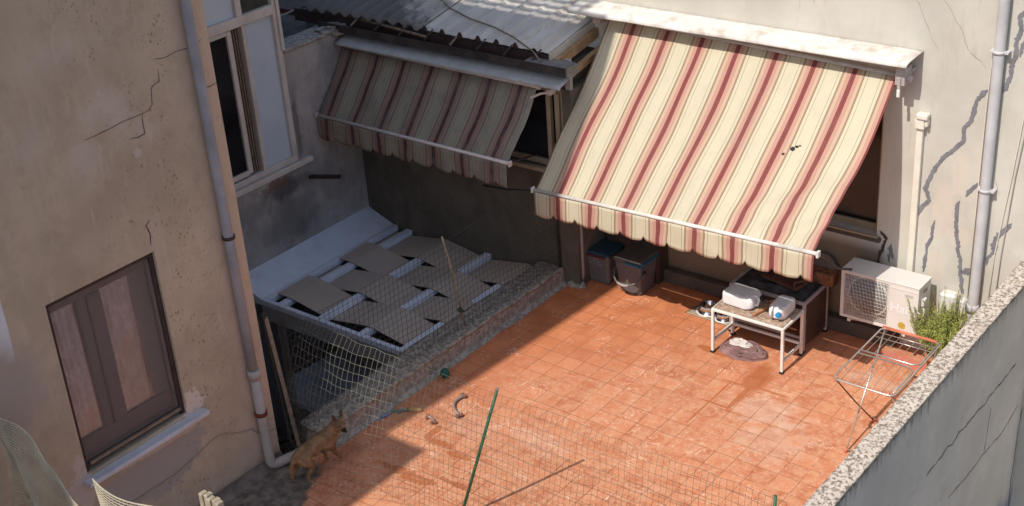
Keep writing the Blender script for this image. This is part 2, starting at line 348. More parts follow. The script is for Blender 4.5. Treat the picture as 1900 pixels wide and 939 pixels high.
M = dict(
    tiles=m_tiles(), tan=m_tan(), facade=m_facade(),
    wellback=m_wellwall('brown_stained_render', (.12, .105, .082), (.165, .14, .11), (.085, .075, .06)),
    wellleft=m_wellwall('grey_stained_render', (.34, .31, .29), (.47, .425, .40), (.20, .185, .178), True),
    kerb=m_speckle('lichened_concrete', (.21, .18, .15), (.42, .365, .30), 22, .5, (.27, .225, .185)),
    kerbface=m_speckle('rough_kerb_face', (.25, .225, .195), (.43, .385, .335), 17, .5, (.31, .275, .24)),
    cap=m_speckle('speckled_capstone', (.21, .165, .135), (.64, .56, .475), 30, .48, (.42, .35, .29)),
    outer=m_outer(), dark=simple('dark_pit', (.028, .026, .024), .95, var=.3, scale=3),
    street=simple('street_asphalt', (.05, .05, .05), .95),
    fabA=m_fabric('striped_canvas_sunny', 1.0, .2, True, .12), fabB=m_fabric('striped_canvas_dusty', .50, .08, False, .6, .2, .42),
    roofA=m_roof('dusty_sheet_metal', (.50, .46, .41), (.62, .58, .52), (.33, .28, .23)),
    roofB=m_roof('grimy_fibre_cement', (.40, .37, .335), (.52, .48, .43), (.20, .175, .15)),
    alu=simple('white_aluminium', (.72, .68, .62), .45, .0, .1, dirt=(.33, .25, .18), dirtamt=.5),
    alugrey=simple('grey_aluminium', (.46, .47, .475), .45, .1, .1, dirt=(.3, .27, .24), dirtamt=.3),
    barpink=simple('aged_white_bar', (.62, .55, .51), .45, .1, .1, dirt=(.35, .28, .24), dirtamt=.3),
    pvc=simple('white_window_frame', (.60, .54, .49), .5, 0, .08, 5, (.38, .31, .26), .4),
    frost=simple('frosted_panel', (.52, .58, .65), .35, 0, .05, 2, (.36, .40, .44), .4, .02),
    glassdk=simple('dark_glass', (.012, .012, .014), .12, 0, .3, 3, bump=0, spec=.5),
    tanframe=simple('cream_window_frame', (.40, .31, .20), .6, 0, .1, dirt=(.18, .13, .09)),
    steelW=simple('white_painted_steel', (.78, .75, .70), .4, 0, .06, dirt=(.48, .40, .33), dirtamt=.35),
    steelG=simple('lilac_grey_steel', (.44, .38, .36), .45, 0, .1),
    chrome=simple('galvanised_tube', (.62, .58, .52), .3, .7, .1),
    inox=simple('stainless_steel', (.72, .71, .70), .16, 1.0, .05, bump=.05),
    rubber=simple('black_rubber', (.03, .028, .027), .7),
    pipeblue=simple('bluegrey_pipe', (.27, .27, .30), .5, 0, .15, 4, (.40, .36, .36), .5),
    pipegrey=simple('pale_pipe', (.40, .36, .335), .5, 0, .12, 4, (.25, .2, .17), .45),
    downsp=simple('weathered_downspout', (.55, .535, .535), .5, 0, .1, 3, (.38, .35, .33), .5),
    creampipe=simple('cream_conduit', (.76, .71, .60), .5, 0, .05),
    filler=simple('grey_crack_filler', (.20, .195, .21), .9, 0, .15, 12),
    crack=simple('dark_crack', (.07, .05, .04), .95),
    sill=simple('marble_sill', (.56, .56, .62), .4, 0, .08, 5, (.36, .33, .33), .35),
    wood=simple('weathered_wood', (.22, .165, .12), .85, 0, .25, 20),
    woodpale=simple('bleached_wood', (.36, .30, .215), .85, 0, .2, 25, (.18, .13, .09), .6),
    rawwood=simple('raw_board', (.36, .24, .13), .8, 0, .2, 10),
    redsteel=simple('rusty_red_steel', (.11, .035, .028), .7, 0, .3, 10),
    binbody=simple('dark_grey_plastic', (.13, .125, .13), .45, 0, .1, 6, (.22, .2, .19), .4),
    binlidB=simple('teal_plastic_lid', (.025, .065, .085), .45, 0, .15),
    binlidR=simple('dusty_brown_lid', (.125, .105, .088), .6, 0, .15, 10),
    binblue=simple('blue_plastic', (.03, .15, .24), .45),
    jug=simple('milky_plastic', (.80, .80, .80), .35, 0, .04, bump=.05),
    bluecap=simple('bright_blue_cap', (.02, .30, .60), .4), blackcap=simple('black_cap', (.03, .03, .035), .4),
    mat_=simple('straw_mat', (.46, .36, .25), .9, 0, .15, 20), matline=simple('mat_line', (.1, .07, .05), .9),
    board=simple('cork_board', (.36, .25, .18), .85, 0, .4, 38, (.66, .56, .47), .75),
    toolwood=simple('tool_wood', (.47, .22, .10), .6),
    blanket=simple('mauve_blanket', (.22, .125, .12), .95, 0, .25, 14, (.42, .27, .25), .5, .4, 90),
    cloth=simple('white_cloth', (.62, .56, .53), .9, 0, .08, 20),
    tarp=simple('dark_tarpaulin', (.055, .05, .05), .6, 0, .4, 8, (.12, .11, .105), .6),
    tray=simple('reddish_tray', (.12, .05, .035), .6, 0, .25), crate=simple('brown_carton', (.24, .10, .05), .8, 0, .5, 22, (.05, .04, .03), .7),
    dome=simple('taupe_cover', (.20, .15, .11), .8), sidepanel=simple('brown_side_panel', (.085, .055, .042), .5, 0, .2, 5),
    acbody=simple('white_appliance_paint', (.70, .67, .625), .42, 0, .03, 4, (.66, .58, .48), .25, .03),
    acdark=simple('dark_vent', (.03, .028, .025), .8), acfin=simple('aluminium_fins', (.52, .42, .26), .5, .3, .15, 30),
    aclogo=simple('logo_white', (.80, .80, .82), .4, 0, .02), sticker=simple('yellow_sticker', (.55, .36, .06), .5, 0, .3, 60),
    wire=simple('green_wire', (.125, .12, .085), .6, 0, .3, 2), wirepale=simple('pale_wire', (.22, .215, .17), .5, 0, .2, 2), wiredark=simple('dark_wire', (.055, .052, .045), .6),
    greenpost=simple('green_post', (.02, .105, .055), .45, 0, .15, 8, (.25, .2, .12), .3),
    rosemary=simple('rosemary_leaf', (.33, .38, .085), .6, 0, .4, 16, (.55, .52, .16), .6), stem=simple('plant_stem', (.14, .10, .06), .9),
    terracotta=simple('terracotta_pot', (.45, .19, .10), .85),
    bone=simple('rawhide_toy', (.34, .24, .20), .8), bonedk=simple('brown_toy', (.22, .11, .08), .8), ball=simple('green_ball', (.015, .10, .075), .6), toyY=simple('yellow_toy', (.52, .36, .14), .7), toyG=simple('mint_rope', (.16, .25, .2), .9), toyB=simple('blue_rope', (.18, .24, .42), .9),
    shade=simple('sand_netting', (.43, .375, .275), .9, 0, .15, 6),
    coverW=simple('white_cover_paint', (.66, .70, .78), .55, 0, .06, 6, (.32, .33, .36), .3), coverS=simple('taupe_slat_strip', (.46, .385, .315), .7, 0, .05, 3, (.33, .275, .225), .25, .06), coverF=simple('grey_fascia', (.33, .31, .29), .8, 0, .12, 5),
    gutter=simple('dark_gutter', (.05, .045, .045), .55, 0, .3, 6, (.14, .12, .11), .4), gutpale=simple('grey_gutter_end', (.16, .155, .15), .5),
    mortar=simple('mortar_lump', (.30, .27, .23), .95, 0, .35, 14, (.1, .09, .08), .6, .5, 30),
    curtain=None, redclip=simple('rust_red_clip', (.16, .03, .02), .6), ledge=simple('skirting_concrete', (.11, .085, .068), .9, 0, .2, 5),
    paleslab=simple('pale_blue_slab', (.17, .19, .215), .8, 0, .12, 2, (.09, .10, .11), .5),
    netframe=simple('dark_net_frame', (.05, .03, .028), .6),
)
def m_curtain():
    m = NM('curtain_behind_mesh')
    wv = m.noise(3, 5, .6, stretch=(1, 6, .8))
    c = m.mix(m.rng(wv, .35, .65), (.58, .49, .49), (.76, .67, .67))
    c = m.mix(m.rng(m.noise(7, 6, .7, dist=1.5), .46, .62, 0, .6), c, (.90, .84, .84))
    return m.fin(c, .9, 0, .1)
M['curtain'] = m_curtain(); M['skirt'] = simple('dirty_skirting', (.17, .135, .11), .95, 0, .3, 9, (.09, .07, .06), .5, .5, 30); M['pcrack'] = simple('parapet_crack', (.17, .15, .135), .95); M['facecrack'] = simple('hairline_crack', (.40, .35, .28), .9)
gl = NM('window_glass'); gl.fin((.02, .02, .02), .08, 0, .5); _t = gl.n('ShaderNodeBsdfTransparent'); _g = gl.n('ShaderNodeBsdfGlossy'); _g.inputs['Roughness'].default_value = .06; _f = gl.n('ShaderNodeFresnel'); _m = gl.n('ShaderNodeMixShader')
gl.t.links.new(gl.math('MULTIPLY', _f.outputs[0], .5), _m.inputs[0]); gl.t.links.new(_t.outputs[0], _m.inputs[1]); gl.t.links.new(_g.outputs[0], _m.inputs[2]); gl.t.links.new(_m.outputs[0], gl.out.inputs[0]); M['glass'] = gl.m
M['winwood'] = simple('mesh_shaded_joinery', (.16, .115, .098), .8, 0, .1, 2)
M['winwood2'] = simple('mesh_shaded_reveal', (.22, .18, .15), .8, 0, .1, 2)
def m_fur():
    m = NM('tan_fur'); X = m.xyz()
    c = m.mix(m.rng(m.noise(18, 5), .35, .65), (.2,.1,.05), (.3,.16,.08))
    c = m.mix(m.rng(m.noise(6, 3), .55, .7, 0, .4), c, (.12, .055, .03))
    # darker saddle; pale paws
    c = m.mix(m.rng(X[2], .045, .015), c, (.55, .46, .38))
    m.bump(m.noise(120, 3), .5, .004)
    return m.fin(c, .9, 0, .15)
M['fur'] = m_fur(); M['furdark'] = simple('black_muzzle_fur', (.02, .014, .012), .8); M['eye'] = simple('dog_eye', (.01, .008, .006), .15, bump=0, spec=.6); M['collar'] = simple('pale_collar', (.30, .22, .14), .7); M['earin'] = simple('inner_ear', (.05, .025, .02), .9)

# ================================================================ SETTING
struct(MB().prism([(-30, -40), (40, -40), (40, 30), (-30, 30)], 'z', -4.3, -4.2).build('ground', M['street']))
fl = MB().prism([(-.215, -9), (4.685, -9), (4.685, .445), (.06, .445), (.06, -4.0), (-.215, -4.0)], 'z', -.25, 0)
struct(fl.build('terrace_floor', M['tiles']))
struct(MB().box((-2.845, -4.265, -3.2), (-.265, -.255, -3.0)).build('light_well_floor', M['dark']))

# ---- low kerb between the light well and the terrace
k = thing('low_kerb_wall', 'low lichened concrete kerb with a wide top, between the dark light well and the terrace tiles', 'kerb wall', (-.1, -2, 0))
def kerbtop(u, v):
    x = -.262 + .325 * u; y = -3.99 + 3.735 * v
    return (x + .012 * nz(x * 3, y * 4, 1) * (1 if u > .5 else .6), y, .2 + .014 * nz(x * 6, y * 3))
g = MB().grid(kerbtop, 8, 90)
g.build('coping', M['kerb'], k, solid=.03)
MB().box((-.262, -3.985, -3.0), (.052, -.256, .188)).build('wall', M['kerbface'], k)
def fillet(u, v):
    y = -3.9 + 3.66 * v; q = .5 + .5 * nz(y * 3.1, 7)
    return (.052 + (.03 + .04 * q) * u, y, .035 * (1 - u) ** 2 + .004)
MB().grid(fillet, 5, 90).build('mortar_fillet', M['kerbface'], k)

# ---- parapet on the right
p = thing('parapet_wall', 'grey rendered parapet wall with a speckled capstone, right edge of the terrace', 'parapet', (4.77, -3, 0))
MB().box((4.70, -9, -4.2), (4.845, .445, 1.155)).build('wall', M['outer'], p)
def captop(u, v):
    x = 4.683 + .175 * u; y = -9 + 9.44 * v; e = 1 if 0 < u < 1 else .4
    return (x + .004 * nz(y * 9, u * 3), y, 1.2 + .007 * nz(x * 22, y * 9) * e)
g = MB().grid(captop, 8, 220)
g.build('capstone', M['cap'], p, solid=.012)
MB().box((4.686, -8.999, 1.156), (4.853, .444, 1.193)).build('capstone', M['kerb'], p)
def ribbon(pts, wid, off, axis, seed=0, step=.02, jag=.5, mw=.35):
    """thin uneven ribbon on a wall plane; axis = plane normal axis, off = plane coordinate"""
    P = []
    for a, b in zip(pts[:-1], pts[1:]):
        L = math.dist(a, b); n = max(1, int(L / step))
        for i in range(n): P.append(lerp(a, b, i / n))
    P.append(pts[-1]); mb = MB(); L = []
    for i, q in enumerate(P):
        a = P[max(0, i - 1)]; b = P[min(len(P) - 1, i + 1)]; d = (b[0] - a[0], b[1] - a[1]); l = math.hypot(*d) or 1; nx, ny = -d[1] / l, d[0] / l
        e = min(1, min(i, len(P) - 1 - i) / 4 + .15)
        ww = wid * e * (mw + (1 - mw) * (1 + 1.6 * nz(i * .13, seed)) * .8) ; sh = wid * jag * (1.5 * nz(i * .11, seed + 9) + .7 * nz(i * .47, seed + 2))
        q = (q[0] + nx * sh, q[1] + ny * sh)
        w1 = ww / 2 * (1 + .8 * nz(i * .6, seed + 3)); w2 = ww / 2 * (1 + .8 * nz(i * .6, seed + 5))
        L.append(((q[0] + nx * w1, q[1] + ny * w1), (q[0] - nx * w2, q[1] - ny * w2)))
    def P3(t): return (off, t[0], t[1]) if axis == 'x' else (t[0], off, t[1])
    for l, r in L: mb.v += [P3(l), P3(r)]
    for i in range(len(L) - 1): mb.f.append((2 * i, 2 * i + 1, 2 * i + 3, 2 * i + 2))
    return mb
for i, (pts, wd) in enumerate(((((.1, .36), (-.19, .36), (-.68, .356), (-.9, .369), (-1.29, .374), (-1.8, .367), (-1.91, .383)), .014), (((.453, -.3), (.4, -.55), (.391, -.87), (.367, -1.18), (.4, -1.5)), .012), (((.3, -.2), (-.05, -.29), (-.53, -.252), (-.91, -.255), (-1.35, -.213)), .008), (((-.53, -.25), (-.5, 0.02), (-.47, .2)), .006))):
    ribbon(pts, wd * .9, 4.848, 'x', i, .015, 1.6, .05).build('crack', M['pcrack'], p, solid=.002)

# ---- cream house with the window under the big awning
h = thing('cream_house', 'sunlit cream rendered house wall with grey filled cracks, behind the large awning', 'house', (2.5, 1, 0))
W = MB()
zb, zt, xl, xr = 1.1, 2.75, .6, 3.3
W.box((.255, .45, -4.2), (xl, .95, 2.65)).box((xl, .45, -4.2), (xr, .95, zb)).box((xl, .45, zt), (xr, .95, 7.5)).box((xr, .45, -4.2), (9.5, .95, 7.5))
W.box((-.16, .45, 2.651), (xl, .95, 7.5)).box((-.16, .951, 2.651), (9.5, 7, 7.5))
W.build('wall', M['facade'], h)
MB().box((xl, .9, zb), (xr, .94, zt)).build('dark_backing', M['dark'], h)  # near-black sheet closing the opening behind the panes
wn = MB(); 
for a, b in (((xl, .56, zb), (xr, .62, zb + .07)), ((xl, .56, zt - .07), (xr, .62, zt)), ((xl, .56, zb + .07), (xl + .06, .62, zt - .07)), ((xr - .06, .56, zb + .07), (xr, .62, zt - .07)), ((1.92, .56, zb + .07), (1.98, .62, zt - .07)), ((2.56, .555, zb + .07), (2.61, .615, zt - .07))): wn.box(a, b)
wf = wn.build('window', M['tanframe'], h, bevel=.004)
MB().box((xl + .06, .585, zb + .07), (1.92, .59, zt - .07)).box((1.98, .585, zb + .07), (2.56, .59, zt - .07)).box((2.61, .585, zb + .07), (xr - .06, .59, zt - .07)).build('pane', M['glassdk'], wf)
MB().box((xl - .04, .405, zb - .045), (xr + .05, .56, zb - .002)).build('window_sill', M['ledge'], wf, bevel=.006)
MB().box((xl - .04, .405, zb + .001), (xr + .03, .428, zb + .018)).build('window_track', M['tanframe'], wf)
CR = [([(4.23, 2.76), (4.15, 2.66), (4.11, 2.45), (4.05, 2.36), (4.06, 2.25), (4.02, 2.19), (3.9, 2.07), (3.82, 1.93), (3.765, 1.8), (3.757, 1.7), (3.785, 1.6), (3.72, 1.5), (3.69, 1.42)], .038), ([(3.86, 1.41), (3.84, 1.28), (3.81, 1.12), (3.79, .95), (3.78, .85)], .03), ([(4.235, 1.88), (4.17, 1.8), (4.12, 1.72)], .035), ([(4.07, 1.66), (4.05, 1.5), (4.07, 1.33), (4.11, 1.16), (4.13, 1.0), (4.16, .86), (4.175, .72)], .036), ([(4.15, .95), (4.22, .98), (4.26, 1.0)], .075), ([(3.455, 1.06), (3.46, .98), (3.475, .9)], .045), ([(3.43, .95), (3.45, .86)], .03),
      ([(4.56, 1.55), (4.5, 1.47), (4.43, 1.37), (4.405, 1.25)], .04), ([(4.46, 1.3), (4.38, 1.15), (4.375, 1.08)], .028), ([(4.70, 3.56), (4.52, 3.53), (4.45, 3.44), (4.45, 3.3), (4.43, 3.1), (4.41, 2.9), (4.37, 2.76)], .04), ([(4.72, 3.38), (4.56, 3.33), (4.49, 3.22), (4.47, 3.1)], .03), ([(3.33, 1.17), (3.40, 1.1), (3.36, .95), (3.3, .72)], .03)]
for i, (pts, wd) in enumerate(CR): ribbon(pts, wd, .4455, 'y', i * 7 + 1, .012, .35, .6).build('crack_filler', M['crack'] if i == 11 else M['filler'], h, solid=.006)
for i, pts in enumerate(([(3.35, 3.7), (3.55, 3.45), (3.75, 3.05)], [(2.55, 3.6), (2.56, 3.3)], [(3.78, 3.5), (3.95, 3.28), (4.02, 3.1), (4.2, 2.95)], [(4.37, 1.95), (4.42, 1.8)])): ribbon(pts, .0035, .4465, 'y', i + 60, .015, 4.0).build('crack', M['facecrack'], h, solid=.002)
MB().box((.95, .33, .004), (3.6, .448, .155)).build('plinth', M['ledge'], h, bevel=.01)

# ---- rear wall of the light well with the small window
b = thing('rear_well_wall', 'dark brown rendered wall with a small window, behind the light well and under the small awning', 'wall', (-1.3, 0, 0))
zb, zt, xl, xr = 1.36, 2.26, -2.3, .14
W = MB().box((-2.85, -.25, -3.2), (xl, .44, 2.5)).box((xl, -.25, -3.2), (xr, .44, zb)).box((xl, -.25, zt), (xr, .44, 2.5)).box((xr, -.25, -3.2), (.252, .44, 2.28))
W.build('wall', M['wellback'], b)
MB().box((xl, .2, zb), (xr, .3, zt)).build('dark_backing', M['dark'], b)  # near-black sheet at the back of the small window opening
wn = MB()
for a, c in (((xl, -.2, zb), (xr, -.14, zb + .06)), ((xl, -.2, zt - .06), (xr, -.14, zt)), ((xl, -.2, zb + .06), (xl + .05, -.14, zt - .06)), ((xr - .06, -.2, zb + .06), (xr, -.14, zt - .06)), ((xr - .13, -.215, zb + .06), (xr - .075, -.15, zt - .06)), ((-.12, -.19, zb + .06), (-.07, -.13, zt - .06)), ((-1.2, -.19, zb + .06), (-1.12, -.13, zt - .06))): wn.box(a, c)
wf = wn.build('window', M['tanframe'], b, bevel=.004)
MB().box((xl + .05, -.165, zb + .06), (-1.2, -.16, zt - .06)).box((-1.12, -.165, zb + .06), (-.12, -.16, zt - .06)).build('pane', M['glassdk'], wf)
MB().box((xl - .05, -.30, zb - .05), (xr + .02, -.2, zb - .003)).build('window_sill', M['tanframe'], wf, bevel=.006)
MB().box((.19, -.245, 1.6), (.25, -.2, 2.6)).build('corner_post', M['coverF'], b)

# ---- left building with the tall white window
lb = thing('window_building', 'shaded grey rendered building with a tall white framed window, left of the light well', 'building', (-4, -2.5, 0))
X = -2.85
W = MB().box((X - .3, -4.27, -3.2), (X, -2.9, 6.5)).box((X - .3, -2.9, -3.2), (X, -1.26, 1.25)).box((X - .3, -1.26, -3.2), (X, -.25, 2.5)).box((X - .3, -2.9, 4.3), (X, -1.26, 6.5)).box((X - 5, -8, -4.2), (X - .3, -1.2, 6.5))
W.build('wall', M['wellleft'], lb)
def capl(u, v):
    y = -1.25 + .99 * v; return (X - .31 + .33 * u, y, 2.51 + .006 * nz(u * 3, y * 5))
MB().grid(capl, 6, 20).build('wall_capping', M['kerbface'], lb, solid=.03)
fr = MB(); f0, f1 = X - .06, X + .02
def fb(y0, y1, z0, z1, d=0.0, a=None): (a or fr).box((f0 - .01, y0, z0), (f1 + d, y1, z1))
fb(-2.9, -1.26, 1.25, 1.315); fb(-1.325, -1.26, 1.315, 4.3); fb(-2.9, -2.84, 1.315, 4.3); fb(-2.84, -1.325, 2.96, 3.065, .006)
fb(-1.81, -1.735, 3.065, 4.3); fb(-1.775, -1.72, 1.315, 2.96); fb(-2.84, -1.325, 4.23, 4.3)
wf = fr.build('window', M['pvc'], lb, bevel=.006)
s_ = MB().box((f1, -1.285, 2.54), (f1 + .028, -1.245, 4.3)).build('cover_strip', M['pvc'], wf, bevel=.003)
s_ = MB(); s_.box((f0, -1.975, 1.35), (f1 - .012, -1.915, 2.95)).box((f0, -2.84, 1.335), (f1 - .012, -1.975, 1.39)).box((f0, -2.84, 2.91), (f1 - .012, -1.975, 2.955))
s_.build('sliding_sash', M['pvc'], wf, bevel=.004)
MB().box((f1 - .045, -2.84, 1.39), (f1 - .04, -1.975, 2.91)).box((f0 - .02, -1.915, 1.33), (f0 - .015, -1.775, 2.95)).build('dark_pane', M['glassdk'], wf)
for yy in (-1.895, -1.865, -1.83, -1.80): MB().box((f0, yy - .006, 1.32), (f0 + .04, yy + .006, 2.95)).build('sash_track', M['wood'], wf)
MB().box((f0 + .02, -1.72, 1.315), (f0 + .03, -1.325, 2.96)).build('frosted_pane', M['frost'], wf)
MB().box((f0 + .02, -2.84, 3.065), (f0 + .03, -1.81, 4.23)).build('frosted_pane', M['frost'], wf)
MB().box((f0 + .02, -1.735, 3.065), (f0 + .03, -1.325, 4.23)).build('clear_pane', simple('greenish_pane', (.06, .06, .05), .15, spec=.5), wf)
MB().box((X - .02, -2.95, 1.185), (X + .07, -1.08, 1.246)).build('window_sill', M['pvc'], wf, bevel=.008)
MB().bar((X - .02, -1.12, .98), (X + .42, -1.05, 1.05), .05, .035).build('iron_bracket', M['netframe'], lb)

# ---- tan apartment building on the left
tb = thing('tan_apartment_building', 'tall tan rendered building with peeling plaster, filling the left of the view', 'building', (-4, -8, 0))
X = -.22; ZT = 8.45
W = MB().box((X - 8, -14, -4.2), (X, -6.155, ZT)).box((X - 8, -6.155, -4.2), (X, -5.15, 1.0)).box((X - 8, -6.155, 2.51), (X, -5.15, ZT)).box((X - 8, -5.15, -4.2), (X, -4.27, ZT)).box((X - 8, -6.155, 1.0), (X - .45, -5.15, 2.51))
W.build('wall', M['tan'], tb)
MB().prism([(X - 8, -14.1), (X + .02, -14.1), (X + .03, -10.6), (-.03, -9.0), (.06, -7.6), (.12, -6.6), (.15, -4.2), (X - 8, -4.2)], 'z', ZT + .001, ZT + .12).build('eaves_slab', M['tan'], tb)  # unseen eaves, edge bent so the cast shadow follows the kerb side
rl = MB()
for z in (8.80, 9.0, 9.2): rl.box((X - 8, -4.34, z), (X + .1, -4.29, z + .06))
for i in range(9): rl.box((X - 8 + i, -4.33, ZT + .12), (X - 7.95 + i, -4.30, 9.25))
rl.build('roof_railing', M['pvc'], tb)
MB().box((X, -14, 6.4), (.455, -8.57, 6.55)).build('shadow_slab', M['tan'], tb)  # unseen slab added to cast the stepped shadow on the tiles
# mesh-covered window
wd = MB(); wx = X - .055
for y0, y1, z0, z1 in ((-6.155, -6.118, 1.0, 2.51), (-5.19, -5.15, 1.0, 2.51), (-6.118, -5.19, 2.47, 2.51), (-6.118, -5.19, 1.03, 1.075)): wd.box((wx, y0, z0), (wx + .03, y1, z1))
wf = wd.build('window', M['netframe'], tb, bevel=.003)
MB().box((wx + .031, -6.1, 1.056), (wx + .05, -5.2, 1.078)).build('screen_rail', M['wood'], wf)
jo = MB(); jx = X - .12
for y0, y1, z0, z1 in ((-6.118, -5.19, 2.37, 2.47), (-6.118, -5.19, 1.075, 1.225), (-5.845, -5.765, 1.225, 2.37), (-5.755, -5.635, 1.225, 2.37)): jo.box((jx - .02, y0, z0), (jx + (.02 if y0 != -5.755 else .035), y1, z1))
jo.build('casement', M['winwood'], wf, bevel=.008)
MB().box((jx - .02, -5.345, 1.225), (jx - .005, -5.19, 2.37)).build('reveal_board', M['winwood2'], wf)
def cur(y0, y1, sd):
    return lambda u, v: (jx - .035 + .012 * math.sin(u * 34 + sd + 1.5 * v) + .01 * nz(u * 3, v * 5, sd), y0 + (y1 - y0) * u, 1.215 + 1.17 * v)
MB().grid(cur(-6.118, -5.845, 0), 40, 14).build('curtain', M['curtain'], wf)
MB().grid(cur(-5.64, -5.345, 3), 40, 14).build('curtain', M['curtain'], wf)
MB().box((jx - .006, -6.118, 1.222), (jx - .004, -5.846, 2.372)).build('glass_pane', M['glass'], wf)
MB().box((jx - .006, -5.636, 1.222), (jx - .004, -5.346, 2.372)).build('glass_pane', M['glass'], wf)
# insect screen: a real tinted gauze, partly see-through
gz = NM('maroon_insect_screen'); gz.fin((.27, .215, .205), .9, 0, .1); tr = gz.n('ShaderNodeBsdfTransparent'); mx = gz.n('ShaderNodeMixShader'); mx.inputs[0].default_value = .22
gz.t.links.new(tr.outputs[0], mx.inputs[1]); gz.t.links.new(gz.b.outputs[0], mx.inputs[2]); gz.t.links.new(mx.outputs[0], gz.out.inputs[0])
MB().box((wx + .012, -6.118, 1.075), (wx + .014, -5.19, 2.47)).build('insect_screen', gz.m, wf)
MB().prism([(-6.2, .925), (-4.985, .925), (-4.985, .965), (-6.2, .965)], 'x', X - .05, X + .085).build('window_sill', M['sill'], wf, bevel=.005)
tc = [([(-5.54, 3.587), (-5.43, 3.59), (-5.304, 3.599), (-5.175, 3.608), (-5.047, 3.607), (-4.942, 3.614), (-4.903, 3.645), (-4.884, 3.771), (-4.85, 3.79), (-4.799, 3.798), (-4.792, 3.894)], .004), ([(-5.01, 3.6), (-5.019, 3.452), (-5.08, 3.445), (-5.16, 3.459)], .006), ([(-4.817, 3.978), (-4.704, 3.958), (-4.6, 3.97), (-4.514, 3.965), (-4.391, 3.966), (-4.343, 3.996)], .004), ([(-4.412, 3.618), (-4.34, 3.6), (-4.272, 3.608)], .006), ([(-5.165, 2.57), (-5.152, 2.66), (-5.173, 2.74), (-5.126, 2.768)], .008)]
for i, (pts, wd_) in enumerate(tc): ribbon(pts, wd_, X + .002, 'x', i + 20, .015, 1.0, .5).build('crack', M['crack'], tb, solid=.002)
MB().tube([(X + .01, y, z) for y, z in ((-4.275, .34), (-4.36, .36), (-4.424, .355), (-4.50, .43), (-4.536, .486), (-4.603, .50), (-4.694, .535), (-4.78, .59), (-4.875, .625), (-4.992, .62), (-5.149, .577), (-5.394, .527), (-5.757, .53), (-6.6, .52))], .004, 5).build('wall_cable', M['woodpale'], tb)
def sk(u, v): y = -6.9 + 2.63 * u; return (X + .015 + .06 * (1 - v) ** 2 + .012 * nz(y * 5, v), y, .002 + .1 * v)
MB().grid(sk, 60, 5).build('mortar_skirting', M['skirt'], tb)

# ---- drainpipes
d = thing('corner_drainpipe', 'blue-grey downpipe with a paler foot bending into the light well, on the tan wall', 'drainpipe', (-.16, -4.46, 0))
px = X + .055
MB().tube([(px, -4.49, 10 - 1.3), (px, -4.475, 5), (px, -4.46, 2.3), (px, -4.45, 1.0)], .043, 14).build('pipe', M['pipeblue'], d)
MB().tube([(px, -4.45, 1.06), (px, -4.447, .5), (px, -4.44, .10), (px + .005, -4.425, .065), (px + .02, -4.39, .055), (px + .075, -4.2, .055), (px + .09, -4.02, .05)], .045, 14).build('pipe_foot', M['pipegrey'], d)
MB().tube([(px, -4.45, .98), (px, -4.45, 1.07)], .056, 14).build('socket', M['pipegrey'], d)
MB().tube([(px, -4.46, 2.335), (px, -4.46, 2.36)], .056, 14).build('clip', M['netframe'], d)
MB().tube([(px, -4.448, .60), (px, -4.448, .635)], .057, 14).build('clip', M['redclip'], d)
d = thing('facade_downspout', 'thick grey downspout with two clips on the cracked cream wall, behind the parapet', 'drainpipe', (4.31, .38, 0))
MB().tube([(4.325, .385, 7.4), (4.32, .385, 3.5), (4.312, .385, 1.0), (4.305, .385, .25), (4.30, .38, .005)], .048, 18).build('pipe', M['downsp'], d)
MB().tube([(4.308, .385, .60), (4.308, .385, .68)], .054, 18).build('socket', M['downsp'], d)
for z in (3.12, 1.83):
    c = MB().tube([(4.317, .385, z), (4.317, .385, z + .03)], .054, 18).box((4.24, .37, z + .005), (4.4, .446, z + .022)); c.build('clip', M['downsp'], d)
MB().tube([(4.235, .435, .7), (4.235, .43, 1.6), (4.24, .43, 2.6), (4.25, .43, 3.1), (4.30, .43, 3.45), (4.34, .43, 3.7)], .005, 5).build('side_cable', M['creampipe'], d)
d = thing('cream_conduit', 'narrow cream conduit with a hooded top, on the wall above the cooling unit', 'conduit', (3.66, .42, 0))
MB().box((3.635, .40, .42), (3.698, .448, 2.38)).build('trunking', M['creampipe'], d, bevel=.008, seg=2)
MB().box((3.62, .375, 2.30), (3.715, .448, 2.40)).box((3.635, .36, 2.40), (3.745, .448, 2.455)).box((3.715, .38, 2.33), (3.745, .448, 2.40)).build('hood', M['creampipe'], d, bevel=.014, seg=2)
d = thing('loose_wall_wires', 'pair of thin pale wires running down the cream wall, right of the thick downspout', 'cable', (4.5, .44, 2))
for k_, (a, b_) in enumerate((((4.62, 4.55, 4.50), .0), ((4.575, 4.52, 4.44), .5))):
    MB().tube([(a[0], .44, 3.7), (a[0] + .01, .44, 2.8), (a[1], .438, 2.0), (a[2], .44, 1.2), (a[2] - .02, .44, .5)], .005, 5).build('wire', M['creampipe'] if k_ else M['pipegrey'], d)
d = thing('short_waste_pipe', 'stained vertical waste pipe ending in a mortar lump, left of the two bins', 'drainpipe', (.18, -.12, 0))
MB().tube([(.215, -.17, 1.25), (.215, -.17, .13), (.21, -.175, .08), (.18, -.2, .06)], .045, 14).build('pipe', M['pipegrey'], d)
def lump(u, v):
    t = u * 2 * math.pi; r = 1 - v; q = 1 + .25 * nz(math.cos(t) * 2, math.sin(t) * 2)
    return (.17 + .13 * (1 - v * v) ** .5 * math.cos(t) * q, -.2 + .075 * (1 - v * v) ** .5 * math.sin(t) * q, .075 * v * q)
MB().grid(lump, 24, 8).build('mortar_lump', M['mortar'], d)

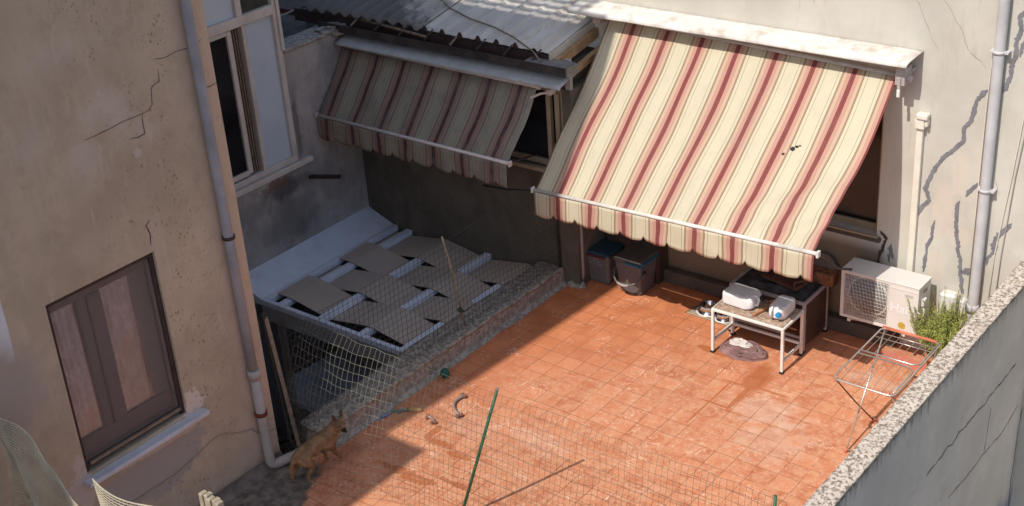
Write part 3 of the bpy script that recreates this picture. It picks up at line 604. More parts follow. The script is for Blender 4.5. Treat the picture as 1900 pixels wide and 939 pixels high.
# ---- corrugated roof
r = thing('corrugated_roof', 'dusty corrugated sheet roof with a dark gutter, above the small awning', 'roof', (-1.3, 0, 2.6))
TH = math.tan(rad(10))
def rs(x0, x1, y0, y1, per, amp, trap, z0, ragged=0):
    n = int((x1 - x0) / per * 14)
    def fn(u, v):
        x = x0 + (x1 - x0) * u; ph = (x / per) % 1.0
        if trap: hgt = amp * min(1, max(0, (abs(ph - .5) < .14) * 1.0 if abs(ph - .5) < .08 or abs(ph - .5) >= .14 else (.14 - abs(ph - .5)) / .06)); hgt += amp * .18 * (1 if abs(ph - .0) < .06 or abs(ph - 1) < .06 else 0)
        else: hgt = amp * (.5 + .5 * math.cos(ph * 2 * math.pi))
        yy0 = y0 + (ragged * nz(x * 2.3, 4) + ragged * .5 * nz(x * 9, 2) if v < .001 else 0)
        y = yy0 + (y1 - yy0) * v
        return (x, y, z0 + (y - y0) * TH + hgt + .006 * nz(x * 2, y * 2))
    return MB().grid(fn, n, 30)
rs(-1.72, .07, -.33, .447, .245, .024, True, 2.672, .02).build('metal_sheet', M['roofA'], r, solid=.004)
rs(-1.72, -.17, .447, 4.5, .245, .024, True, 2.672 + .777 * TH, 0).build('metal_sheet', M['roofA'], r, solid=.004)
rs(-3.5, -1.62, -.36, 4.5, .177, .05, False, 2.66, .05).build('fibre_sheet', M['roofB'], r, solid=.008)
MB().prism([(-.34, 2.53), (.445, 2.66), (.445, 2.8), (-.34, 2.665)], 'x', .072, .09).build('edge_flashing', M['roofA'], r)
MB().prism([(-.29, 2.505), (.445, 2.62), (.445, 2.72), (-.29, 2.6)], 'x', .095, .14).build('verge_board', M['rawwood'], r)
MB().bar((.2, -.18, 2.42), (.2, .44, 2.53), .06, .06).build('rafter', M['rawwood'], r)
MB().bar((.32, .1, 2.45), (.28, .44, 2.42), .07, .05).build('tie_beam', M['redsteel'], r)
gt = MB()
gp = [(-.46, 2.598), (-.45, 2.505), (-.29, 2.505), (-.285, 2.60), (-.293, 2.60), (-.298, 2.515), (-.442, 2.515), (-.452, 2.598)]
gt.prism(gp, 'x', -3.1, .36)
gt.build('gutter', M['gutter'], r)
MB().prism([(-.465, 2.50), (-.28, 2.50), (-.28, 2.607), (-.465, 2.605)], 'x', .361, .385).build('gutter_end', M['gutpale'], r, bevel=.006)
MB().prism([(-.462, 2.601), (-.283, 2.603), (-.283, 2.607), (-.462, 2.605)], 'x', -.15, .36).build('gutter_cover', M['gutpale'], r)
MB().box((-3.6, -.33, 2.50), (.07, -.27, 2.645)).build('fascia_board', M['netframe'], r)
for i in range(8):
    x = -2.6 + i * .36 + .05 * nz(i); MB().bar((x, -.43, 2.60), (x + .03, -.30, 2.685), .022, .012).build('gutter_strap', M['wood'] if i % 4 == 0 else M['netframe'], r)
for i in range(6):
    x = -1.58 + i * .245; MB().prism([(x - .03, 2.665), (x + .045, 2.665), (x + .02, 2.72 + .012 * nz(i)), (x - .005, 2.725)], 'y', -.35, -.335).build('bent_clip', M['netframe'], r)
MB().tube([(-2.1, .40, 2.85), (-1.6, .12, 2.79), (-1.2, -.02, 2.765), (-.8, -.1, 2.75), (-.45, -.24, 2.74), (-.1, -.37, 2.68), (.05, -.44, 2.61)], .009, 6).build('roof_cable', M['wood'], r)
MB().bar((-1.5, -.42, 2.64), (-2.9, -.28, 2.66), .02, .02).build('old_batten', M['wood'], r)
# lump of foam and mortar where roof, wall and awning meet
def foam(u, v):
    t = u * 2 * math.pi; f = math.acos(max(-1, min(1, 1 - 2 * v))); q = 1 + .55 * nz(math.cos(t) * 1.7 * math.sin(f), math.sin(t) * 1.7 * math.sin(f), f * 2) + .25 * nz(t * 4, f * 6)
    return (-2.90 + .13 * q * math.sin(f) * math.cos(t), -.38 + .19 * q * math.sin(f) * math.sin(t), 2.52 + .06 * q * math.cos(f))
MB().grid(foam, 40, 24).build('mortar_lump', M['mortar'], r)

# ---- dark yard roof behind the grey wall (top left)
q = thing('dark_lean_to', 'dark lean-to roof with rusty red beams, behind the grey wall beside the tall window', 'lean-to', (-4.2, .3, 2))
MB().prism([(-1.19, 1.95), (3.5, 2.1), (3.5, 2.0), (-1.19, 1.85)], 'x', -7, -3.16).build('deck', simple('dark_felt_deck', (.06, .048, .042), .9, var=.35, scale=4, dirt=(.13, .11, .1)), q)
MB().bar((-3.2, -1.15, 2.42), (-3.2, -.1, 2.46), .07, .05).build('beam', M['redsteel'], q)
MB().bar((-5.2, .05, 2.42), (-3.0, .0, 2.45), .05, .06).build('beam', M['redsteel'], q)
MB().bar((-5.2, .35, 2.55), (-3.05, .3, 2.55), .04, .05).build('beam', M['redsteel'], q)
MB().box((-4.1, .28, 2.06), (-3.4, .31, 2.42)).build('metal_panel', M['paleslab'], q)
MB().tube([(-3.95, -.35, 1.98), (-3.95, -.35, 3.2)], .03, 10).build('post', M['redsteel'], q)
MB().tube([(-4.3, -.6, 2.3), (-3.6, -.25, 2.62)], .012, 6).tube([(-4.05, -.6, 2.75), (-4.1, -.3, 2.25)], .01, 6).tube([(-3.85, -.4, 2.7), (-4.0, -.45, 2.35)], .01, 6).build('wire_brace', M['pipegrey'], q)

# ---- woven slat cover over the light well
c = thing('woven_slat_cover', 'white framed cover of woven taupe strips with triangular gaps, lying over the light well', 'slatted cover', (-1.3, -1.4, .1))
fy0, fy1 = -2.42, -.27
f = MB().box((-2.46, fy0, .055), (-.265, fy0 + .055, .12)); f.build('front_rail', M['coverW'], c, bevel=.004)
MB().box((-2.46, fy0 + .006, -.13), (-.27, fy0 + .05, .054)).build('fascia', M['coverF'], c)
MB().box((-2.46, fy0 + .056, .05), (-2.38, fy1, .12)).build('side_rail', M['coverW'], c, bevel=.004)
MB().box((-.295, fy0 + .056, .05), (-.265, fy1, .12)).build('side_rail', M['coverW'], c, bevel=.004)
MB().prism([(-2.848, .26), (-2.848, .04), (-2.461, .04), (-2.461, .11)], 'y', fy0 + .01, fy1 + .01).build('side_board', M['coverW'], c)
RX = [-2.2, -1.6, -1.0, -.42]
for x in RX: MB().box((x - .045, fy0 + .056, .055), (x + .045, fy1, .112)).build('rail', M['coverW'], c, bevel=.003)
rows = [(-2.24, -1.76), (-1.755, -1.28), (-1.275, -.81), (-.805, -.29)]
def zs(x, par):
    ks = [-2.38 - .42] + RX + [.18]; x = max(x, -2.2)
    for i in range(len(ks) - 1):
        if ks[i] <= x <= ks[i + 1]:
            t = (x - ks[i]) / (ks[i + 1] - ks[i])
            a = 1 if (i + par) % 2 == 0 else -1; b2 = -a
            # flatter over the rails, so the strip wraps them
            t = min(1, max(0, (t - .04) / .92)); return .088 + .045 * (a + (b2 - a) * t)
    return .082
for i, (y0, y1) in enumerate(rows):
    def st(u, v, y0=y0, y1=y1, i=i):
        x = -2.375 + 2.075 * u
        if x > -.46 and zs(x, i % 2 + 1) < .07: pass
        return (x, y0 + (y1 - y0) * v, zs(x, (i + 1) % 2) + .0)
    MB().grid(st, 80, 1, smooth=False).build('woven_strip', M['coverS'], c, solid=.008)
w2 = tag(MB().prism([(-1.85, -2.75), (-1.75, -1.5), (-.8, -1.5), (-.85, -2.9), (-1.0, -3.05), (-1.45, -3.05)], 'z', -2.99, -.5).build('well_tank', M['paleslab'], bevel=.03), 'pale blue-grey tank top deep in the dark light well, below the woven cover', 'tank')
dk = MB()
for i in range(7): dk.bar((-1.9 + .17 * i, -3.75 + .1 * nz(i), -1.1 + .2 * nz(i, 3)), (-1.5 + .12 * i, -3.0, -.95 + .2 * nz(i, 8)), .05, .04)
tag(dk.build('scrap_timber', M['netframe']), 'heap of dark scrap timber in the light well, next to the blue-grey tank', 'timber')

# ================================================================ AWNINGS
def awning(name, label, loc, T0, T1, B0, B1, fab, barm, u0, drop, seed, wrinkle, nscal, lid, group):
    a = thing(name, label, 'awning', loc, group)
    T0, T1, B0, B1 = map(Vector, (T0, T1, B0, B1)); Wd = (T1 - T0).length; Ln = ((B0 - T0).length + (B1 - T1).length) / 2
    def S(u, v):
        p = T0.lerp(T1, u).lerp(B0.lerp(B1, u), v)
        n = Vector((0, -.75, .62)); sag = -(.008 + .022 * wrinkle) * math.sin(math.pi * v)
        wv = 0.010 * math.sin(u * 30 + 3 * nz(v * 2, seed)) * math.sin(math.pi * v) + wrinkle * .045 * nz(u * 4 + v * 1.5, v * 2.0, seed) * min(1, 4 * (1 - v)) * min(1, v * 5)
        # diagonal creases at the lower right corner
        cz = max(0, u - .55) * max(0, v - .45) * wrinkle
        wv += cz * .32 * nz((u * 9 + v * 9), (u - v) * 2.2, seed + 3)
        return p + n * (sag + wv) + Vector((.035 * math.sin(math.pi * v * 1.2) * (u - .1) * wrinkle + .02 * wrinkle * nz(v * 2, u * 2, 5), 0, 0))
    MB().grid(S, 120, 60, uv=lambda u, v: (u0 + u * Wd, v * Ln)).build('canopy', fab, a, solid=.002)
    ex = (B1 - B0).normalized()
    MB().tube([B0 - ex * .03, B1 + ex * .03], .019, 14).build('front_bar', barm, a)
    for q, dd in ((B0, -1), (B1, 1)):
        MB().box(tuple(q + ex * dd * .03 + Vector((-.012, -.024, -.03))), tuple(q + ex * dd * .03 + Vector((.012, .024, .028)))).build('bar_end_cap', barm, a, bevel=.003)
    def V(u, v):
        p = B0.lerp(B1, u); ph = (u * nscal + .12) % 1.0; dn = min(ph, 1 - ph)
        d_ = drop - .042 * math.exp(-(dn / .055) ** 2) - .006 * math.cos(ph * 2 * math.pi) + .008 * nz(u * 9, seed)
        return p + Vector((.006 * nz(u * 22, v * 2), -.022 - .012 * v + .007 * math.sin(u * nscal * 6.28 + 1) * v + .016 * nz(u * 11, v * 1.2, seed) * v, -.012 - d_ * v))
    MB().grid(V, 300, 8, uv=lambda u, v: (u0 + u * Wd, Ln + v * drop)).build('valance', fab, a, solid=.002)
    return a
a = awning('striped_awning', 'large sunlit cream, pink and red striped awning over the terrace window', (1.9, .3, 2.9), (.345, .36, 2.885), (3.45, .34, 2.79), (.17, -.82, 1.385), (3.43, -1.13, 1.655), M['fabA'], M['alu'], .09, .255, 1, 1.0, 11.3, None, 'striped awnings on the house walls')
lp = MB()
def lidp(x0, x1, yb, zb_, yf, zf):
    mb = MB(); n = 40
    prof = [(yb, zb_), (yb - .10, zb_ - .012), (yf + .05, zf + .02), (yf, zf), (yf - .006, zf - .03)]
    def fn(u, v):
        k = v * 4; i = min(3, int(k)); t = k - i; y, z = lerp(prof[i], prof[i + 1], t); x = x0 + (x1 - x0) * u - (.03 * v if u > .99 else 0)
        return (x, y, z + .004 * nz(x * 3, y * 3))
    return mb.grid(fn, n, 12)
lidp(-.03, 3.635, .447, 3.02, .150, 2.975).build('cover_hood', M['alu'], a, solid=.006)
MB().tube([(.31, .385, 2.87), (3.47, .365, 2.775)], .035, 14).build('roller', M['barpink'], a)
mk = MB().box((3.47, .24, 2.74), (3.56, .40, 2.90)).tube([(3.45, .31, 2.80), (3.60, .31, 2.795)], .03, 10).box((3.50, .22, 2.70), (3.53, .25, 2.82)).bar((3.50, .3, 2.78), (3.58, .44, 2.86), .02, .03)
mk.build('roller_bracket', M['steelG'], a, bevel=.004)
MB().box((3.505, .205, 2.64), (3.535, .225, 2.71)).build('crank_eye', M['steelW'], a, bevel=.004)
MB().box((.20, .26, 2.83), (.28, .44, 2.95)).tube([(.22, .33, 2.90), (.33, .33, 2.9)], .028, 10).build('roller_bracket', M['steelG'], a, bevel=.004)
MB().tube([(3.44, -1.10, 1.63), (3.36, -.5, 1.2), (3.22, .1, .88), (3.12, .43, .72)], .011, 8).build('folding_arm', M['netframe'], a)
MB().tube([(.18, -.80, 1.36), (.36, .1, .95), (.45, .43, .75)], .011, 8).build('folding_arm', M['netframe'], a)
MB().tube([(.15, -.82, 1.375), (-.387, -.6, 1.18), (-1.0, -.26, .95)], .008, 6).build('stay_cable', M['rubber'], a)
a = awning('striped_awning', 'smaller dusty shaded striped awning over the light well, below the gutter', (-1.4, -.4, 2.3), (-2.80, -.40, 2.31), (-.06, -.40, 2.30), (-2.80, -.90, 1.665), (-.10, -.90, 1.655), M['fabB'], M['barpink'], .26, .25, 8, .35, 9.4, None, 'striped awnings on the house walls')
lidp(-2.83, .335, -.252, 2.472, -.49, 2.40).build('cover_hood', M['alugrey'], a, solid=.006)
MB().tube([(-2.82, -.37, 2.32), (-.04, -.37, 2.31)], .032, 14).build('roller', M['barpink'], a)
MB().tube([(-.10, -.46, 2.21), (-.02, -.40, 2.25), (.06, -.33, 2.26)], .014, 8).box((.03, -.36, 2.23), (.08, -.26, 2.29)).build('arm_bracket', M['barpink'], a, bevel=.003)
MB().tube([(-2.79, -.88, 1.65), (-2.78, -.27, 1.75)], .009, 6).build('folding_arm', M['barpink'], a)
MB().tube([(-.12, -.88, 1.64), (-.2, -.27, 1.50)], .009, 6).build('folding_arm', M['netframe'], a)

# ================================================================ FENCES
def net(S, nu, nv, r, jit=.0, breaks=0):
    mb = MB()
    for i in range(nu + 1):
        u = i / nu; mb.tube([S(u, j / nv) for j in range(nv + 1)], r, 3, cap=False)
    step = max(1, nu // nu)
    for j in range(nv + 1):
        v = j / nv; mb.tube([S(i / nu, v) for i in range(nu + 1)], r * 1.05, 3, cap=False)
    return mb
f = thing('wire_fence', 'sagging green wire mesh fence on a leaning green post, crossing the sunny terrace', 'fence', (2, -4, 0))
def SF(u, v):
    x = -.14 + 4.76 * u
    top = 1.265 + .03 * nz(x * 1.2, 3) + (.05 * math.exp(-(x / .5) ** 2)) - .015 * math.sin(x * 2.2)
    lean = (.30 + .28 * math.exp(-((x - .35) / .6) ** 2)) * (1 - .25 * (x > 3) * 1.0)
    y = -3.86 - lean * (1 - v) ** .75 + .04 * nz(x * 1.3, v * 2, 4) + .025 * nz(x * 6, v * 6, 9)
    z = .02 + (top - .02) * v + .03 * nz(x * 1.3, v * 3, 2) * math.sin(math.pi * v)
    return Vector((x + .02 * nz(v * 3, x) , y, z))
US, VS = 22 / 90, 8 / 17
net(lambda u, v: SF(u * US, VS + v * (1 - VS)), 22, 9, .0015).build('mesh_net', M['wirepale'], f)
net(lambda u, v: SF(u * US, v * VS), 22, 8, .0012).build('mesh_net', M['wire'], f)
net(lambda u, v: SF(US + u * (1 - US), v), 68, 17, .0015).build('mesh_net', M['wire'], f)
MB().tube([(1.70, -4.03, 0), (1.86, -3.93, .6), (2.03, -3.81, 1.27)], [.014, .014, .013], 8).build('post', M['greenpost'], f)
MB().tube([(2.028, -3.81, 1.262), (2.031, -3.809, 1.275)], .016, 8).build('post_cap', M['wood'], f)
MB().tube([(4.54, -3.98, 0), (4.53, -3.88, 1.30)], .013, 8).build('post', M['greenpost'], f)
f = thing('kerb_fence', 'dark wire mesh fence standing on the concrete kerb beside the light well', 'fence', (-.1, -2, .2))
def SK(u, v):
    y = -4.10 + 3.83 * u; x = -.10 + .12 * u + .035 * nz(y * 1.3, v * 1.5, 11) + .01 * nz(y * 6, v * 4)
    z = .20 + (1.09 + .05 * nz(y * 1.1, 5)) * v + .012 * nz(y * 3, v * 4)
    return Vector((x, y + .015 * nz(v * 4, y), z))
net(SK, 66, 16, .0021).build('mesh_net', M['wiredark'], f)
MB().tube([(-.07, -1.80, .2), (-.07, -1.90, .8), (-.085, -2.0, 1.30)], .011, 8).build('post', M['woodpale'], f)
MB().tube([(.03, -.29, .0), (.02, -.285, .7), (0, -.28, 1.42)], .012, 8).build('post', M['rubber'], f)
MB().bar((-.15, -4.10, .04), (-.205, -4.19, 1.44), .045, .035).build('stake', M['wood'], f)
MB().bar((-.19, -4.15, .04), (-.21, -4.215, 1.50), .022, .022).build('stake', M['rubber'], f)
def SR(u, v):
    t = u * 9; return Vector((-.15 + .035 * math.cos(t) * (1 - u * .3), -4.08 + .035 * math.sin(t), .15 + 1.2 * v + .03 * nz(t, v * 3)))
net(SR, 26, 26, .0016).build('net_roll', M['wiredark'], f)
def knot(u, v):
    t = u * 6.283; return (-.07 + .03 * math.sin(math.pi * v) * math.cos(t) * (1 + nz(t * 2, v * 5)), -1.85 + .03 * math.sin(math.pi * v) * math.sin(t), .38 + .07 * v)
MB().grid(knot, 12, 8).build('wire_tie', M['wiredark'], f)

# sand netting fence in the near left corner
f = thing('sand_netting_fence', 'sagging sand coloured netting on bleached posts, bottom left corner of the view', 'fence', (.8, -6.8, 0))
def P1(u, v):
    x = -.17 + .95 * u; tz = 2.0 - .07 * max(0, x) - .8 * max(0, x - .0) ** 1.0 * .62 + .05 * math.sin(x * 13) + .05 * math.exp(-((x + .02) / .05) ** 2)
    return Vector((x, -6.8 + .05 * math.sin(x * 9 + v * 5) + .05 * nz(x * 4, v * 4), tz - (tz - .9) * (1 - v) - .03 * math.sin(u * 3.1) * (1 - v)))
def lines(S, n, r, m_=30, k=9):
    mb = MB()
    for j in range(n + 1): mb.tube([S(i / m_, j / n) for i in range(m_ + 1)], r, 3, cap=False)
    for i in range(k * 5 + 1): mb.tube([S(i / (k * 5), j / 30) for j in range(31)], r * .7, 3, cap=False)
    return mb
lines(P1, 50, .0048).build('netting', M['shade'], f)
MB().tube([P1(i / 40, 1) for i in range(41)], .006, 6).build('hem', M['shade'], f)
def P2(u, v):
    x = 1.03 + 1.3 * u; tz = 1.86 + .21 * u - .12 * math.sin(math.pi * u) + .02 * math.sin(x * 8)
    return Vector((x - .12 * (1 - v) * (1 - u), -6.8 + .04 * math.sin(x * 7 + v * 3), tz - (tz - .9) * (1 - v)))
lines(P2, 40, .0042).build('netting', M['shade'], f)
MB().tube([P2(i / 40, 1) for i in range(41)], .006, 6).build('hem', M['shade'], f)
MB().tube([(-.02, -6.72, 0), (-.03, -6.74, 1.0), (-.07, -6.76, 1.86)], .022, 8).build('post', M['woodpale'], f)
pk_ = MB()
for i in range(5): pk_.box((2.20 + .035 * i, -6.84 + .01 * (i % 2), 0), (2.233 + .035 * i, -6.79 + .01 * (i % 2), 2.25 + .012 * nz(i * 2.2) - .004 * i))
pk_.build('post', M['woodpale'], f, bevel=.004)

# ================================================================ COOLING UNIT
t = thing('air_conditioner', 'white outdoor air conditioning unit on wall brackets beside the rosemary', 'air conditioner', (3.53, .2, .37))
x0, x1, y0, y1, z0, z1 = 3.14, 3.915, .055, .335, .375, .885
sh = MB(); gx0, gx1, gz0, gz1 = x0 + .035, x0 + .475, z0 + .03, z1 - .035
sh.box((x0, y0, z0), (gx0, y1, z1 - .012)).box((gx1, y0, z0), (x1, y1, z1 - .012)).box((gx0, y0, z0), (gx1, y1, gz0)).box((gx0, y0, gz1), (gx1, y1, z1 - .012)).box((gx0, y1 - .05, gz0), (gx1, y1, gz1))
sh.build('casing', M['acbody'], t, bevel=.002)
MB().box((x0 - .006, y0 - .006, z1 - .0115), (x1 + .006, y1 + .005, z1)).build('top_lid', M['acbody'], t, bevel=.005, seg=2)
cx, cz = (gx0 + gx1) / 2, (gz0 + gz1) / 2
MB().lathe((cx, y0 + .06, cz), [(.205, 0), (.205, .03), (.19, .03), (.19, 0)], 36, 'y').build('fan_ring', M['acbody'], t)
MB().box((gx0, y0 + .13, gz0), (gx1, y0 + .135, gz1)).build('condenser', M['acfin'], t)
fan = MB()
for k_ in range(3):
    a0 = k_ * 2.094
    def bl(u, v, a0=a0): r_ = .04 + .14 * u; an = a0 + .9 * v + .3 * u; return (cx + r_ * math.cos(an), y0 + .075 + .035 * v, cz + r_ * math.sin(an))
    fan.grid(bl, 8, 8)
fan.lathe((cx, y0 + .07, cz), [(.045, 0), (.045, .05)], 20, 'y')
fan.build('fan', M['acfin'], t, solid=.003)
gr = MB()
for i in range(30): x = gx0 + .008 + (gx1 - gx0 - .016) * i / 29; gr.tube([(x, y0 + .004, gz0), (x, y0 + .004, gz1)], .0028, 5)
for i in range(12): z = gz0 + (gz1 - gz0) * (i + .5) / 12; gr.tube([(gx0, y0 + .009, z), (gx1, y0 + .009, z)], .0028, 5)
gr.build('fan_grille', M['acbody'], t)
MB().box((gx1 + .004, y0 - .004, z0 + .01), (gx1 + .014, y0 - .0005, z1 - .03)).box((gx1 + .02, y0 - .004, z1 - .06), (x1 - .01, y0 - .0005, z1 - .052)).build('front_seam', M['acbody'], t)
vt = MB()
for i in range(4): vt.box((x1 - .13, y0 - .002, z1 - .12 + i * .008), (x1 - .05, y0 - .0005, z1 - .117 + i * .008))
vt.build('rating_label', M['pipegrey'], t)
MB().lathe((x0 + .63, y0 - .0025, z0 + .075), [(.036, 0), (.036, .002)], 28, 'y').build('sticker', M['sticker'], t)
cu = bpy.data.curves.new('logo', 'FONT'); cu.body = 'Haier'; cu.size = .13; cu.extrude = .001; cu.offset = .0015
tmp = bpy.data.objects.new('tmp', cu); COL.objects.link(tmp); bpy.context.view_layer.update()
me = bpy.data.meshes.new_from_object(tmp.evaluated_get(bpy.context.evaluated_depsgraph_get())); bpy.data.objects.remove(tmp)
me.transform(Matrix.Translation((x0 + .505, y0 - .0025, z0 + .205)) @ Matrix.Rotation(rad(90), 4, 'X')); me.materials.clear(); me.materials.append(M['aclogo'])
o = bpy.data.objects.new('logo', me); COL.objects.link(o); o.parent = t; o.matrix_parent_inverse = Matrix.Translation(-t.location)
MB().box((x1 - .001, y0 + .11, z1 - .10), (x1 + .003, y0 + .19, z1 - .07)).build('grip_recess', M['coverF'], t)
MB().box((x1, y0 + .06, z1 - .22), (x1 + .035, y0 + .13, z1 - .14)).build('valve_cover', M['acbody'], t, bevel=.01, seg=2)
MB().tube([(x1 + .02, y0 + .09, z1 - .2), (x1 + .03, y0 + .08, z1 - .35), (x1 + .02, y0 + .09, z0 - .02), (x1 + .0, y0 + .16, z0 - .12), (x1 - .02, .42, z0 - .18)], .009, 8).build('cable', M['acbody'], t)
for x in (x0 + .10, x1 - .12):
    MB().box((x - .016, y0 - .01, z0 - .032), (x + .016, .448, z0 - .002)).box((x - .016, .43, z0 - .25), (x + .016, .448, z0 - .033)).bar((x, .08, z0 - .02), (x, .44, z0 - .23), .014, .02).build('wall_bracket', M['steelW'], t, bevel=.003)
tag(MB().box((4.0, .33, .50), (4.16, .447, .74)).box((4.18, .36, .54), (4.245, .447, .70)).build('junction_box', M['acbody'], bevel=.02, ), 'white electrical box on the cream wall, behind the rosemary bush', 'electrical box')

# ================================================================ ROSEMARY
r_ = thing('rosemary_bush', 'bushy sunlit rosemary in a pot between the cooling unit and the parapet', 'bush', (4.2, .02, 0))
MB().lathe((4.2, .02, 0), [(.11, 0), (.15, .26), (.165, .26), (.165, .30), (.14, .30), (.13, .27)], 24).build('pot', M['terracotta'], r_)
sm_, nd = MB(), MB(); rng = random.Random(3)
for i in range(250):
    a0 = rng.uniform(0, 6.283); tilt = rng.uniform(.05, 1.15); L = rng.uniform(.28, .52) * (1.1 - .2 * tilt) + (.2 if i % 24 == 0 else 0); pts = []
    bx, by = 4.2 + rng.uniform(-.06, .06), .02 + rng.uniform(-.06, .06)
    for k_ in range(9):
        s_ = k_ / 8; rr = math.sin(min(1.2, tilt * 1.25)) * L * s_ * (1 - .22 * s_ * s_)
        pts.append(Vector((bx + math.cos(a0) * rr * 1.0, by + math.sin(a0) * rr * .8, .28 + L * s_ * math.cos(tilt * .9) + .09 * s_ * s_ * tilt)) + Vector((rng.uniform(-1, 1), rng.uniform(-1, 1), 0)) * .006)
    pts = [Vector((min(p_.x, 4.655), min(p_.y, .42), p_.z)) for p_ in pts]
    sm_.tube(pts, [.004 * (1 - .6 * j / 8) for j in range(9)], 4, cap=False)
    for k_ in range(80):
        s_ = .12 + .88 * k_ / 80; q_ = s_ * 8; j = min(7, int(q_)); p_ = pts[j].lerp(pts[j + 1], q_ - j); d_ = (pts[j + 1] - pts[j]).normalized()
        an = rng.uniform(0, 6.283); o_ = d_.orthogonal().normalized(); o_ = Matrix.Rotation(an, 3, d_) @ o_; dr = (o_ * .9 + d_ * rng.uniform(.0, .6)).normalized(); ln = rng.uniform(.022, .038) * (1.15 - .5 * s_)
        sd = dr.cross(d_).normalized() * .0026; n_ = len(nd.v); e_ = p_ + dr * ln
        nd.v += [tuple(p_ - sd), tuple(p_ + sd), tuple(e_ + sd * .6), tuple(e_ - sd * .6)]; nd.f.append((n_, n_ + 1, n_ + 2, n_ + 3))
sm_.build('stems', M['stem'], r_); nd.build('needles', M['rosemary'], r_)

# ================================================================ DRYING RACK
k = thing('drying_rack', 'folding tube clothes rack with bare rungs, against the parapet near the cooling unit', 'drying rack', (4.15, -1.2, 0))
ZR = .86
def rnd(x0, y0, x1, y1, z, r0=.05, sides=(1, 1, 1, 1)):
    P_ = []
    for (cx_, cy_, a_) in ((x0 + r0, y0 + r0, 180), (x1 - r0, y0 + r0, 270), (x1 - r0, y1 - r0, 0), (x0 + r0, y1 - r0, 90)):
        for s_ in range(5): t_ = rad(a_ + 90 * s_ / 4); P_.append((cx_ + r0 * math.cos(t_), cy_ + r0 * math.sin(t_), z))
    return P_
xa, xb, ya, yb, ym = 3.905, 4.445, -1.70, -.72, -1.20
MB().tube(rnd(xa, ya, xb, yb, ZR), .0085, 8, closed=True).build('outer_frame', M['chrome'], k)
MB().tube([(xa + .012, ym + .02, ZR + .012), (xb - .06, ym + .02, ZR + .012), (xb - .015, ym + .06, ZR + .012), (xb - .015, yb - .02, ZR + .012)], .008, 8).build('inner_frame', M['chrome'], k)
MB().tube([(xa + .015, ym - .03, ZR + .01), (xb - .06, ym - .03, ZR + .01), (xb - .02, ym - .08, ZR + .01), (xb - .02, ya + .03, ZR + .01)], .008, 8).build('inner_frame', M['chrome'], k)
for i in range(7):
    x = xa + .06 + (xb - xa - .12) * i / 6
    MB().tube([(x, ya, ZR), (x, ym - .03, ZR + .01)], .0026, 5).build('rung', M['chrome'], k); MB().tube([(x, ym + .02, ZR + .012), (x, yb, ZR)], .0026, 5).build('rung', M['chrome'], k)
for y in (yb - .09, yb - .17): MB().tube([(xa, y, ZR), (xb, y, ZR)], .0035, 5).build('cross_rung', M['chrome'], k)
MB().tube([(xa, yb + .004, ZR + .004), (xb - .04, yb + .004, ZR + .004)], .014, 8).build('red_edge_sleeve', simple('red_plastic_sleeve', (.58, .17, .09), .45), k)
MB().tube([(3.93, yb, ZR - .01), (3.945, -1.1, .42), (3.965, -1.48, .02)], .0075, 8).build('leg', M['chrome'], k)
MB().tube([(3.925, ya + .02, ZR - .01), (3.94, -1.3, .42), (3.965, -.93, .02)], .0065, 8).build('leg', simple('brown_tube', (.13, .06, .045), .5), k)
MB().tube([(xb - .02, yb, ZR - .01), (xb - .02, -1.1, .42), (xb - .03, -1.48, .02)], .0075, 8).build('leg', M['chrome'], k)
MB().tube([(xb - .03, ya + .02, ZR - .01), (xb - .03, -1.3, .42), (xb - .03, -.93, .02)], .0075, 8).build('leg', M['chrome'], k)
MB().tube([(3.965, -.93, .03), (xb - .03, -.93, .03)], .007, 8).build('foot_bar', simple('red_brown_tube', (.35, .12, .09), .5), k)
MB().tube([(3.965, -1.48, .03), (xb - .03, -1.48, .03)], .007, 8).build('foot_bar', M['chrome'], k)
redp = simple('coral_plastic_cap', (.62, .22, .14), .5)
for p_ in ((3.965, -1.48, 0), (3.965, -.93, 0)): MB().tube([p_, (p_[0], p_[1], .045)], .013, 8).build('foot_cap', redp, k)
for p_ in ((xa + .02, ya + .02, ZR), (xb - .06, ya + .03, ZR)): MB().box((p_[0] - .012, p_[1] - .012, ZR - .03), (p_[0] + .014, p_[1] + .014, ZR + .008)).build('corner_joint', redp, k, bevel=.004)

# ================================================================ TABLES
t1 = thing('metal_table', 'low white steel table holding two milky jerrycans, in front of the grey table', 'table', (2.52, -.44, 0))
x0, x1, y0, y1, zt = 2.125, 2.91, -.655, -.232, .50; s_ = .028
fr = MB().box((x0, y0, zt - s_), (x1, y0 + s_, zt)).box((x0, y1 - s_, zt - s_), (x1, y1, zt)).box((x0, y0 + s_, zt - s_), (x0 + s_, y1 - s_, zt)).box((x1 - s_, y0 + s_, zt - s_), (x1, y1 - s_, zt))
fr.build('top_frame', M['steelW'], t1, bevel=.004)
for x in (x0, x1 - s_):
    for y in (y0, y1 - s_):
        l_ = MB().box((x, y, .02), (x + s_, y + s_, zt - s_)).build('leg', M['steelW'], t1, bevel=.003)
        MB().box((x - .006, y - .006, 0), (x + s_ + .006, y + s_ + .006, .024)).build('rubber_foot', M['rubber'], l_, bevel=.003)
    MB().box((x + .003, y0 + s_, .12), (x + s_ - .003, y1 - s_, .145)).build('side_stretcher', M['steelW'], t1)
MB().box((x0 + s_, y1 - s_ + .002, .12), (x1 - s_, y1 - .003, .145)).build('rear_stretcher', M['steelW'], t1)
def bd(u, v): return (x0 + .02 + (x1 - x0 - .04) * u, y0 + .018 + (y1 - y0 - .036) * v, .506 + .004 * nz(u * 9, v * 6))
MB().grid(bd, 40, 24).build('cork_top', M['board'], t1, solid=.006)
t2 = thing('metal_table', 'lilac-grey steel table covered with a dark tarpaulin and tray, under the awning corner', 'table', (2.5, .08, 0))
